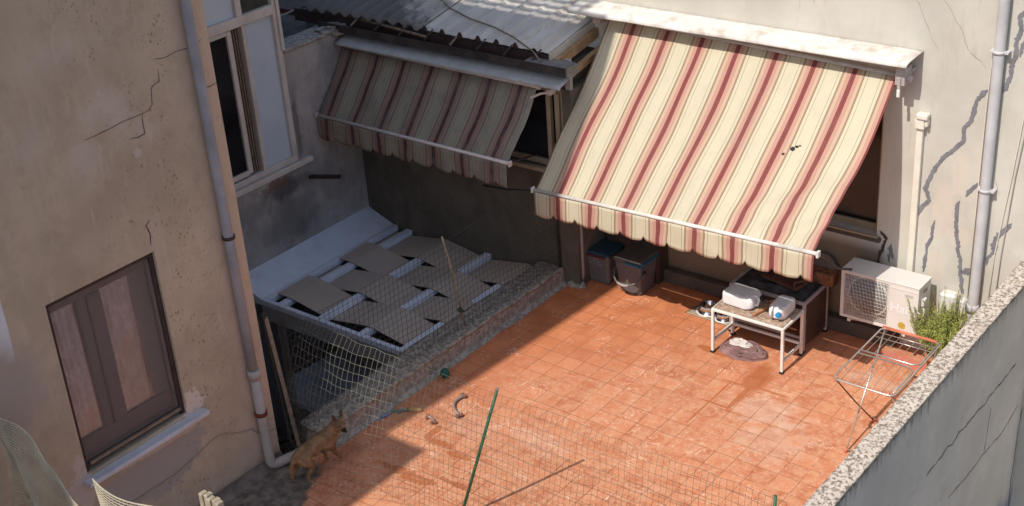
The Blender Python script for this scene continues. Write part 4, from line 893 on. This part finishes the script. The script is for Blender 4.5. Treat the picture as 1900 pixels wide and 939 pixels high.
x0, x1, y0, y1, zt = 2.075, 2.905, -.212, .30, .56; s_ = .03
fr = MB().box((x0, y0, zt - s_), (x1, y0 + s_, zt)).box((x0, y1 - s_, zt - s_), (x1, y1, zt)).box((x0, y0 + s_, zt - s_), (x0 + s_, y1 - s_, zt)).box((x1 - s_, y0 + s_, zt - s_), (x1, y1 - s_, zt))
fr.build('top_frame', M['steelG'], t2, bevel=.004)
for x in (x0, x1 - s_):
    for y in (y0, y1 - s_):
        l_ = MB().box((x, y, .02), (x + s_, y + s_, zt - s_)).build('leg', M['steelG'], t2, bevel=.003); MB().box((x - .006, y - .006, 0), (x + s_ + .006, y + s_ + .006, .024)).build('rubber_foot', M['rubber'], l_, bevel=.003)
MB().box((x1 - .02, y0 + s_, .07), (x1 - .008, y1 - s_, zt - s_)).build('side_panel', M['sidepanel'], t2)
MB().box((x0 + s_, y1 - .02, .07), (x1 - s_, y1 - .008, zt - s_)).build('back_panel', M['sidepanel'], t2)
MB().box((x0 + s_, y0 + .004, .15), (x1 - s_, y0 + .026, .175)).build('front_stretcher', M['steelG'], t2)
MB().box((x0 + s_, y0 + s_, zt - .028), (x1 - s_, y1 - s_, zt - .018)).build('table_top', M['tarp'], t2)
def tp(u, v):
    x = x0 + .04 + .72 * u; y = y0 + .04 + .42 * v; e_ = min(1, 6 * min(u, 1 - u, v, 1 - v))
    return (x, y, zt - .012 + e_ * (.035 + .05 * abs(nz(u * 3.5, v * 3.5, 2)) + .03 * nz(u * 9, v * 7, 5)))
tag(MB().grid(tp, 60, 40).build('tarpaulin', M['tarp']), 'crumpled dark tarpaulin spread on the lilac-grey table', 'tarpaulin')
tr_ = MB(); cx_, cy_, cz_ = 2.62, .0, zt + .075
def rb(a_, b_, w_=.02, h_=.03): tr_.bar((cx_ + a_[0], cy_ + a_[1], cz_ + a_[2]), (cx_ + b_[0], cy_ + b_[1], cz_ + b_[2]), w_, h_)
rb((-.26, -.06, .02), (.14, -.12, 0), .03, .03); rb((-.26, -.06, .02), (-.24, .12, .03)); rb((-.24, .12, .03), (.18, .08, .02)); rb((.14, -.12, 0), (.18, .08, .02)); rb((.12, -.12, 0), (.12, -.12, .07), .02, .02); rb((.12, -.12, .07), (.22, -.02, .08), .02, .02)
tr_.bar((cx_ - .24, cy_ + .03, cz_ - .01), (cx_ + .16, cy_ - .02, cz_ - .02), .17, .008)
tag(tr_.build('wooden_tray', M['tray'], bevel=.003), 'reddish-brown tray with a raised handle, on the crumpled tarpaulin', 'tray')
tag(MB().box((2.70, .20, zt + .003), (2.99, .34, zt + .13)).build('carton', M['crate'], bevel=.01), 'small patterned brown carton on the back corner of the lilac-grey table', 'carton')
def dm(u, v):
    t_ = u * 6.283; r0 = math.sqrt(max(0, 1 - v * v)); return (2.80 + .16 * r0 * math.cos(t_), .385 + .05 * r0 * math.sin(t_), zt + .02 + .24 * v)
tag(MB().grid(dm, 24, 12).box((2.74, .34, .158), (2.86, .42, zt + .02)).build('padded_cover', M['dome']), 'rounded taupe cover leaning on the wall behind the lilac-grey table', 'cover')

def jug(name, label, c, L, Wd, H, rz, capm, capdir, hx):
    j = thing(name, label, 'jerrycan', c)
    R_ = Matrix.Translation(c) @ Matrix.Rotation(rz, 4, 'Z')
    def tf(mb): mb.v = [tuple(R_ @ Vector(p_)) for p_ in mb.v]; return mb
    b_ = MB(); n_ = 40
    def body(u, v):
        # superellipsoid-like lying can with soft shoulders and shallow ribs
        th = (u - .5) * 2 * math.pi; ph = (v - .5) * math.pi; e = .30
        f_ = lambda w_, p_: math.copysign(abs(w_) ** p_, w_)
        x = f_(math.cos(ph), e) * f_(math.cos(th), e); y = f_(math.cos(ph), e) * f_(math.sin(th), e); z = f_(math.sin(ph), e)
        sh_ = 1 - .22 * max(0, x * capdir - .55) / .45 * (.5 + .5 * abs(z))
        rib = 1 - .018 * (abs(math.sin(x * 9)) < .25)
        return (x * L / 2, y * Wd / 2 * sh_ * rib, H / 2 + z * H / 2 * sh_ * rib)
    b_.grid(body, 56, 36); tf(b_).build('body', M['jug'], j)
    tf(MB().lathe((capdir * (L / 2 - .01), hx, H * .62), [(.022, 0), (.022, capdir * .02), (.019, capdir * .02), (.019, capdir * .012)], 18, 'x')).build('neck', M['jug'], j)
    tf(MB().lathe((capdir * (L / 2 + .008), hx, H * .62), [(.026, 0), (.026, capdir * .026), (.021, capdir * .032)], 18, 'x')).build('cap', capm, j)
    y_ = -hx * .6
    tf(MB().tube([(capdir * (L / 2 - .05), y_, H * .9), (capdir * (L / 2 + .0), y_ * 1.05, H * 1.02), (capdir * (L / 2 + .035), y_, H * .8), (capdir * (L / 2 + .02), y_, H * .35), (capdir * (L / 2 - .03), y_, H * .3)], .012, 8)).build('handle', M['jug'], j)
    return j
jug('jerrycan', 'larger milky jerrycan with a black cap, lying at the left of the white table', (2.345, -.43, .512), .34, .25, .145, rad(-3), M['blackcap'], 1, .05)
jug('jerrycan', 'smaller milky jerrycan with a bright blue cap, lying at the right of the white table', (2.765, -.42, .512), .30, .17, .135, rad(92), M['bluecap'], -1, -.045)
tl = thing('hand_saw', 'brown wooden handled hand saw lying between the two jerrycans', 'saw', (2.6, -.42, .51))
MB().bar((2.56, -.60, .525), (2.62, -.34, .53), .03, .02).tube([(2.62, -.36, .53), (2.66, -.29, .54), (2.62, -.26, .54), (2.585, -.31, .54)], .014, 6, closed=True).build('handle', M['toolwood'], tl, bevel=.004)
MB().bar((2.56, -.60, .521), (2.52, -.62, .521), .05, .003).build('blade', M['inox'], tl)

def heap(name, cx_, cy_, rx, ry, h_, m_, label, cat, z0=0, sd=0, fold=1.0):
    def fn(u, v):
        t_ = u * 6.283; r0 = v; q = 1 + .30 * nz(math.cos(t_) * 1.5, math.sin(t_) * 1.5, sd) + .05 * nz(math.cos(t_) * 6, math.sin(t_) * 6, sd)
        x = math.cos(t_) * r0 * q; y = math.sin(t_) * r0 * q
        wx = x * 2.2 + .9 * nz(x * 1.6, y * 1.6, sd); wy = y * 2.2 + .9 * nz(x * 1.6, y * 1.6, sd + 5)
        f1 = 1 - abs(math.sin(wx * 3.1 + wy * 1.7 + sd)); f2 = 1 - abs(math.sin(wy * 4.2 - wx * 1.3 + 2 * nz(wx, wy, 2))); f3 = 1 - abs(math.sin(wx * 7 + 3 * nz(wx * 1.5, wy * 1.5, 4)))
        z = h_ * ((1 - r0 ** 2.5) * (.22 + .5 * nz(x * 1.8, y * 1.8, sd + 1)) + (1 - r0 ** 8) * (.55 * f1 ** 2 + .45 * f2 ** 2 + fold * .30 * f3 ** 2))
        z += .004 * nz(x * 16, y * 16, sd)
        if r0 > .93: z *= (1 - r0) / .07
        return (cx_ + rx * x, cy_ + ry * y, z0 + max(0, z) + .003)
    o = MB().grid(fn, 150, 60).build(name, m_); return tag(o, label, cat)
def folds(name, cx_, cy_, rx, ry, h_, n_, m_, label, cat, z0, sd, rr):
    g_ = random.Random(sd); mb = MB()
    def mound(u, v):
        t_ = u * 6.283; q = 1 + .22 * nz(math.cos(t_) * 1.6, math.sin(t_) * 1.6, sd); r0 = v
        return (cx_ + rx * r0 * q * math.cos(t_), cy_ + ry * r0 * q * math.sin(t_), z0 + .002 + h_ * .55 * (1 - r0 ** 2) ** .7 * (1 + .5 * nz(r0 * 4 * math.cos(t_), r0 * 4 * math.sin(t_), sd)))
    mb.grid(mound, 60, 16)
    for i in range(n_):
        t0 = g_.uniform(0, 6.283); r0 = math.sqrt(g_.uniform(.02, .72)); sp_ = g_.uniform(.5, 1.5) * (1 if g_.random() < .75 else -1); dr_ = g_.uniform(-.3, .3); pts = []; rad_ = []
        for k_ in range(15):
            q_ = k_ / 14; t_ = t0 + sp_ * q_ * (1.2 if r0 > .5 else 1.8); rq = min(.9, max(.03, r0 + dr_ * q_ + .10 * nz(q_ * 3, i, sd))); wob = 1 + .22 * nz(math.cos(t_) * 1.6, math.sin(t_) * 1.6, sd)
            zc = h_ * .55 * (1 - rq ** 2) ** .7
            pts.append((cx_ + rx * rq * wob * math.cos(t_), cy_ + ry * rq * wob * math.sin(t_), z0 + zc + rr * .25 + .012 * nz(q_ * 4, i * 3)))
            rad_.append(rr * (.25 + .75 * math.sin(math.pi * (.06 + .88 * q_))) * (.75 + .5 * abs(nz(q_ * 5, i))) )
        mb.tube(pts, rad_, 9)
    return tag(mb.build(name, m_), label, cat)
folds('blanket', 2.385, -.475, .265, .17, .085, 34, M['blanket'], 'crumpled mauve blanket lying under the white steel table', 'blanket', 0, 5, .023)
folds('cloth', 2.335, -.45, .12, .075, .035, 12, M['cloth'], 'crumpled white cloth lying on the mauve blanket', 'cloth', .062, 9, .015)
mp_ = thing('feeding_mat', 'straw coloured ribbed mat with two steel bowls, beside the white table', 'mat', (1.78, .03, 0))
def mt(u, v): return (1.50 + .56 * u + .06 * v, -.12 + .26 * v - .02 * u, .004 + .002 * nz(u * 5, v * 4))
MB().grid(mt, 20, 10).build('weave', M['mat_'], mp_, solid=.004)
ml = MB()
for i in range(9): v = i / 8; ml.tube([Vector(mt(u / 10, v)) + Vector((0, 0, .004)) for u in range(11)], .0022, 4)
for i in (0, 20): ml.tube([Vector(mt(i / 20, v / 8)) + Vector((0, 0, .004)) for v in range(9)], .003, 4)
ml.build('ribs', M['matline'], mp_)
for (bx_, by_, rr, hh, lb_) in ((1.70, .02, .105, .085, 'larger stainless steel dog bowl on the left of the straw mat'), (1.92, -.03, .085, .07, 'smaller stainless steel dog bowl beside the white table leg')):
    o = thing('dog_bowl', lb_, 'bowl', (bx_, by_, .01))
    MB().lathe((bx_, by_, .010), [(rr * 1.12, 0), (rr * 1.12, .006), (rr * .95, .012), (rr * .82, hh), (rr * .9, hh + .004), (rr * .86, hh + .008), (rr * .74, hh - .01), (rr * .6, .02), (.01, .016)], 32).build('body', M['inox'], o)
    MB().lathe((bx_, by_, .0095), [(rr * 1.2, 0), (rr * 1.22, .008), (rr * 1.12, .012), (rr * 1.1, .007)], 32).build('rubber_ring', M['jug'], o)

# ================================================================ BINS
def frus(c0, w0, d0, z0, c1, w1, d1, z1):
    mb = MB(); n_ = 0
    for (c_, w_, d_, z_) in ((c0, w0, d0, z0), (c1, w1, d1, z1)):
        mb.v += [(c_[0] + sx * w_ / 2, c_[1] + sy * d_ / 2, z_) for sx, sy in ((-1, -1), (1, -1), (1, 1), (-1, 1))]
    mb.f += [(0, 3, 2, 1), (4, 5, 6, 7)] + [(i, (i + 1) % 4, 4 + (i + 1) % 4, 4 + i) for i in range(4)]
    return mb
b1 = thing('waste_bin', 'dark grey bin with a flat teal lid, left of the two bins by the wall', 'bin', (.36, .07, 0))
frus((.365, .08), .25, .25, 0, (.365, .07), .32, .31, .375).build('body', M['binbody'], b1, bevel=.03, seg=3)
frus((.365, .065), .34, .33, .37, (.365, .07), .33, .32, .40).build('lid', M['binlidB'], b1, bevel=.012, seg=2)
MB().box((.25, -.105, .335), (.48, -.085, .365)).build('lid_latch', simple('maroon_latch', (.10, .03, .04), .5), b1, bevel=.005)
rb_ = random.Random(5); sc_ = MB()
for i in range(16):
    x = rb_.uniform(.30, .44); z = rb_.uniform(.235, .285); y = -.05 - (z / .375) * .035 - .006; sc_.bar((x, y, z), (x + rb_.uniform(-.02, .02), y - .0005, z + rb_.uniform(-.012, .012)), .003, .0015)
for x in (.345, .365, .385): sc_.bar((x, -.0905, .318), (x + .008, -.0905, .318), .014, .0015)
sc_.build('worn_sticker', M['steelW'], b1)
b2 = thing('waste_bin', 'grey bin with a dusty brown lid, blue rim and bail handle', 'bin', (.79, .05, 0))
frus((.79, .06), .27, .27, 0, (.79, .055), .335, .36, .40).build('body', M['binbody'], b2, bevel=.03, seg=3)
frus((.79, .055), .355, .385, .395, (.79, .06), .335, .36, .435).build('lid', M['binlidR'], b2, bevel=.016, seg=2)
MB().box((.78, -.155, .385), (.975, -.135, .412)).box((.955, -.155, .385), (.985, .2, .412)).build('blue_rim', M['binblue'], b2, bevel=.006)
hp = []
for i in range(17): t_ = math.pi * i / 16; hp.append((.79 - .185 * math.cos(t_), -.05 - .17 * math.sin(t_), .29 - .115 * math.sin(t_)))
MB().tube(hp, .010, 8).build('bail_handle', M['binbody'], b2)
MB().tube(hp[6:11], .015, 8).build('handle_grip', M['pipegrey'], b2)
for x in (.612, .968): MB().lathe((x, -.05, .29), [(.02, -.012), (.02, .012)], 12, 'x').build('handle_hub', M['rubber'], b2)
cb = thing('low_cupboard', 'dark cupboard in deep shade behind the two bins', 'cupboard', (.6, .33, 0))
MB().box((.28, .245, .01), (.95, .445, .66)).build('carcass', M['sidepanel'], cb, bevel=.006)
MB().box((.30, .232, .04), (.61, .244, .64)).build('door', M['sidepanel'], cb, bevel=.003); MB().box((.62, .232, .04), (.93, .244, .64)).build('door', M['sidepanel'], cb, bevel=.003)

# ================================================================ TOYS AND LITTER
def bonef(p0, p1, mid, r0, m1, m2, lb_):
    o = thing('dog_toy', lb_, 'dog toy', (p0[0], p0[1], 0)); A, B, C_ = Vector(p0), Vector(p1), Vector(mid)
    pts = [(A.lerp(C_, t_)).lerp(C_.lerp(B, t_), t_) for t_ in [i / 12 for i in range(13)]]
    MB().tube(pts, [r0 * (.9 if 2 < i < 10 else 1.15) for i in range(13)], 10).build('bar', m1, o)
    for q_, n_ in ((A, pts[1]), (B, pts[-2])):
        d_ = (q_ - n_).normalized(); s2 = Vector((-d_.y, d_.x, 0)) * r0 * 1.1
        kb = MB()
        for sg in (1, -1): kb.lathe(tuple(q_ + s2 * sg), [(.2 * r0, -1.3 * r0), (1.1 * r0, -.8 * r0), (1.45 * r0, 0), (1.1 * r0, .8 * r0), (.2 * r0, 1.3 * r0)], 10)
        kb.build('knob', m2, o)
bonef((.55, -2.60, .025), (.735, -2.885, .025), (.50, -2.80, .025), .016, M['bone'], M['bonedk'], 'long curved rawhide bone toy on the sunny tiles')
bonef((.60, -3.10, .022), (.49, -3.06, .022), (.56, -3.04, .022), .013, M['bone'], M['bonedk'], 'short brown bone toy on the tiles near the shadow corner')
tag(MB().lathe((.165, -2.42, .05), [(.005, -.05), (.03, -.04), (.047, -.015), (.05, 0), (.047, .015), (.03, .04), (.005, .05)], 20).build('rubber_ball', M['ball']), 'dark green ball resting against the mortar of the kerb', 'ball')
o = thing('rope_toy', 'pale yellow capsule toy with mint and blue rope lying beside the kerb', 'dog toy', (.2, -3.1, 0))
MB().tube([(.25, -3.06, .02), (.27, -3.05, .022), (.31, -3.03, .022), (.35, -3.01, .022), (.37, -3.0, .02)], [.008, .022, .02, .022, .008], 10).build('capsule', M['toyY'], o)
MB().tube([(.25, -3.06, .018), (.21, -3.10, .02), (.2, -3.15, .015), (.16, -3.13, .02), (.13, -3.18, .015)], .014, 7).build('rope', M['toyG'], o)
MB().tube([(.13, -3.18, .015), (.14, -3.25, .02), (.11, -3.3, .015), (.13, -3.33, .012)], .013, 7).build('tail_rope', M['toyB'], o)
rg = random.Random(11); lt = MB()
for i in range(260):
    x, y = rg.uniform(-.15, 4.5), rg.uniform(-5, .2)
    if x < .1 and y > -4: continue
    s0 = rg.uniform(.003, .009); a_ = rg.uniform(0, 3); lt.bar((x, y, .003), (x + math.cos(a_) * s0 * 1.8, y + math.sin(a_) * s0 * 1.8, .004), s0, s0 * .5)
o = lt.build('floor_grit', M['woodpale']); o['kind'] = 'stuff'; o['label'] = 'small pale bits of grit and dry leaf scattered on the terrace tiles'; o['category'] = 'grit'

# ================================================================ DOG
dg = thing('dog', 'small tan dog with dark muzzle and upright ears, standing by the kerb corner', 'dog', (.22, -4.22, 0))
V_, E_, R__ = [], [], []
def jn(p_, r0, par=None):
    V_.append(p_); R__.append(r0); i = len(V_) - 1
    if par is not None: E_.append((par, i))
    return i
pel = jn((.215, -4.40, .290), .078); md = jn((.215, -4.26, .295), .070, pel); ch = jn((.23, -4.10, .295), .086, md); nk = jn((.27, -4.02, .375), .058, ch)
hd = jn((.315, -4.005, .435), .056, nk); br_ = jn((.365, -4.02, .435), .045, hd); mz = jn((.405, -4.035, .415), .027, br_); ns = jn((.435, -4.045, .410), .019, mz)
tl1 = jn((.205, -4.475, .27), .026, pel); tl2 = jn((.195, -4.515, .20), .019, tl1); tl3 = jn((.19, -4.52, .13), .010, tl2)
for sx, dy in ((-.055, -.035), (.06, .03)):
    a_ = jn((.215 + sx, -4.41 + dy * .3, .235), .056, pel); b_ = jn((.215 + sx * 1.15, -4.37 + dy, .165), .036, a_); c_ = jn((.215 + sx * 1.2, -4.445 + dy, .095), .0175, b_); d_ = jn((.215 + sx * 1.2, -4.425 + dy, .026), .0165, c_); jn((.215 + sx * 1.2, -4.395 + dy, .018), .0165, d_)
for sx, dy in ((-.05, -.01), (.05, .03)):
    a_ = jn((.225 + sx, -4.085, .225), .046, ch); b_ = jn((.225 + sx, -4.095 + dy, .155), .028, a_); c_ = jn((.225 + sx, -4.07 + dy * 1.6, .085), .0175, b_); d_ = jn((.225 + sx, -4.055 + dy * 2, .026), .0165, c_); jn((.225 + sx, -4.025 + dy * 2, .018), .017, d_)
me = bpy.data.meshes.new('body'); me.from_pydata(V_, E_, []); do = bpy.data.objects.new('tmpdog', me); COL.objects.link(do)
sk_ = do.modifiers.new('s', 'SKIN')
for i, r0 in enumerate(R__): me.skin_vertices[0].data[i].radius = (r0, r0)
me.skin_vertices[0].data[0].use_root = True
ss = do.modifiers.new('ss', 'SUBSURF'); ss.levels = 2; ss.render_levels = 2
bpy.context.view_layer.update(); ev = do.evaluated_get(bpy.context.evaluated_depsgraph_get()); m2 = bpy.data.meshes.new_from_object(ev); bpy.data.objects.remove(do)
bm = bmesh.new(); bm.from_mesh(m2)
# ears: pointed cups joined to the head
for (by_, tilt) in ((.038, .02), (-.036, -.012)):
    base = Vector((.318, -4.005 + by_, .465)); tip = base + Vector((-.012, tilt, .085)); L_ = []
    for s_ in range(7):
        q_ = s_ / 6; c_ = base.lerp(tip, q_) - Vector((0, 0, .02 * (1 - q_))); w_ = .030 * (1 - q_) ** .75 * (1 + .5 * q_) + .001
        L_.append([bm.verts.new(c_ + Vector((.010 * math.cos(a0) * (1 - q_ * .6), w_ * math.sin(a0), 0))) for a0 in [k_ * math.pi / 5 for k_ in range(10)]])
    for s_ in range(6):
        for k_ in range(10): bm.faces.new((L_[s_][k_], L_[s_][(k_ + 1) % 10], L_[s_ + 1][(k_ + 1) % 10], L_[s_ + 1][k_]))
    bm.faces.new(L_[6]); bm.faces.new(list(reversed(L_[0])))
bm.to_mesh(m2); bm.free()
ob = bpy.data.objects.new('tmpd2', m2); COL.objects.link(ob); rm = ob.modifiers.new('r', 'REMESH'); rm.mode = 'VOXEL'; rm.voxel_size = .0055; smm = ob.modifiers.new('sm', 'SMOOTH'); smm.factor = .5; smm.iterations = 2
bpy.context.view_layer.update(); m3 = bpy.data.meshes.new_from_object(ob.evaluated_get(bpy.context.evaluated_depsgraph_get())); bpy.data.objects.remove(ob)
for p_ in m3.polygons: p_.use_smooth = True
m3.name = 'body'; m3.materials.clear()
fm = NM('tan_dog_fur'); X_ = fm.xyz()
c = fm.mix(fm.rng(fm.noise(16, 5), .35, .65), (.20, .115, .06), (.32, .19, .10)); c = fm.mix(fm.rng(fm.noise(7, 3), .55, .7, 0, .45), c, (.16, .08, .04))
c = fm.mix(fm.rng(X_[2], .04, .018), c, (.52, .43, .35))
def sph(cc, r1, r2):
    v_ = fm.n('ShaderNodeVectorMath', operation='DISTANCE'); fm.t.links.new(fm.P, v_.inputs[0]); v_.inputs[1].default_value = cc; return fm.rng(v_.outputs['Value'], r1, r2, 1, 0)
c = fm.mix(sph((.445, -4.05, .405), .035, .06), c, (.02, .014, .012))
for by_ in (.04, -.038): c = fm.mix(fm.math('MULTIPLY', sph((.325, -4.005 + by_, .515), .035, .055), .8), c, (.05, .025, .018))
fm.bump(fm.noise(110, 3), .5, .004); m3.materials.append(fm.fin(c, .9, 0, .12))
bo = bpy.data.objects.new('body', m3); COL.objects.link(bo); bo.parent = dg; bo.matrix_parent_inverse = Matrix.Translation(-dg.location)
for by_ in (.026, -.026): MB().lathe((.388, -4.024 + by_, .450), [(.001, -.007), (.006, -.004), (.0075, 0), (.006, .004), (.001, .007)], 12).build('eye', M['eye'], dg)
MB().lathe((.448, -4.048, .414), [(.001, -.009), (.009, -.005), (.011, 0), (.009, .005), (.001, .009)], 12).build('nose', M['eye'], dg)
cl = [];
n_ = Vector((.04, .015, .06)).normalized(); u_ = n_.orthogonal().normalized(); v_ = n_.cross(u_)
for i in range(24): t_ = i / 24 * 6.283; cl.append(Vector((.275, -4.018, .38)) + (u_ * math.cos(t_) + v_ * math.sin(t_)) * .062)
MB().tube(cl, .006, 6, closed=True).build('collar', M['collar'], dg)
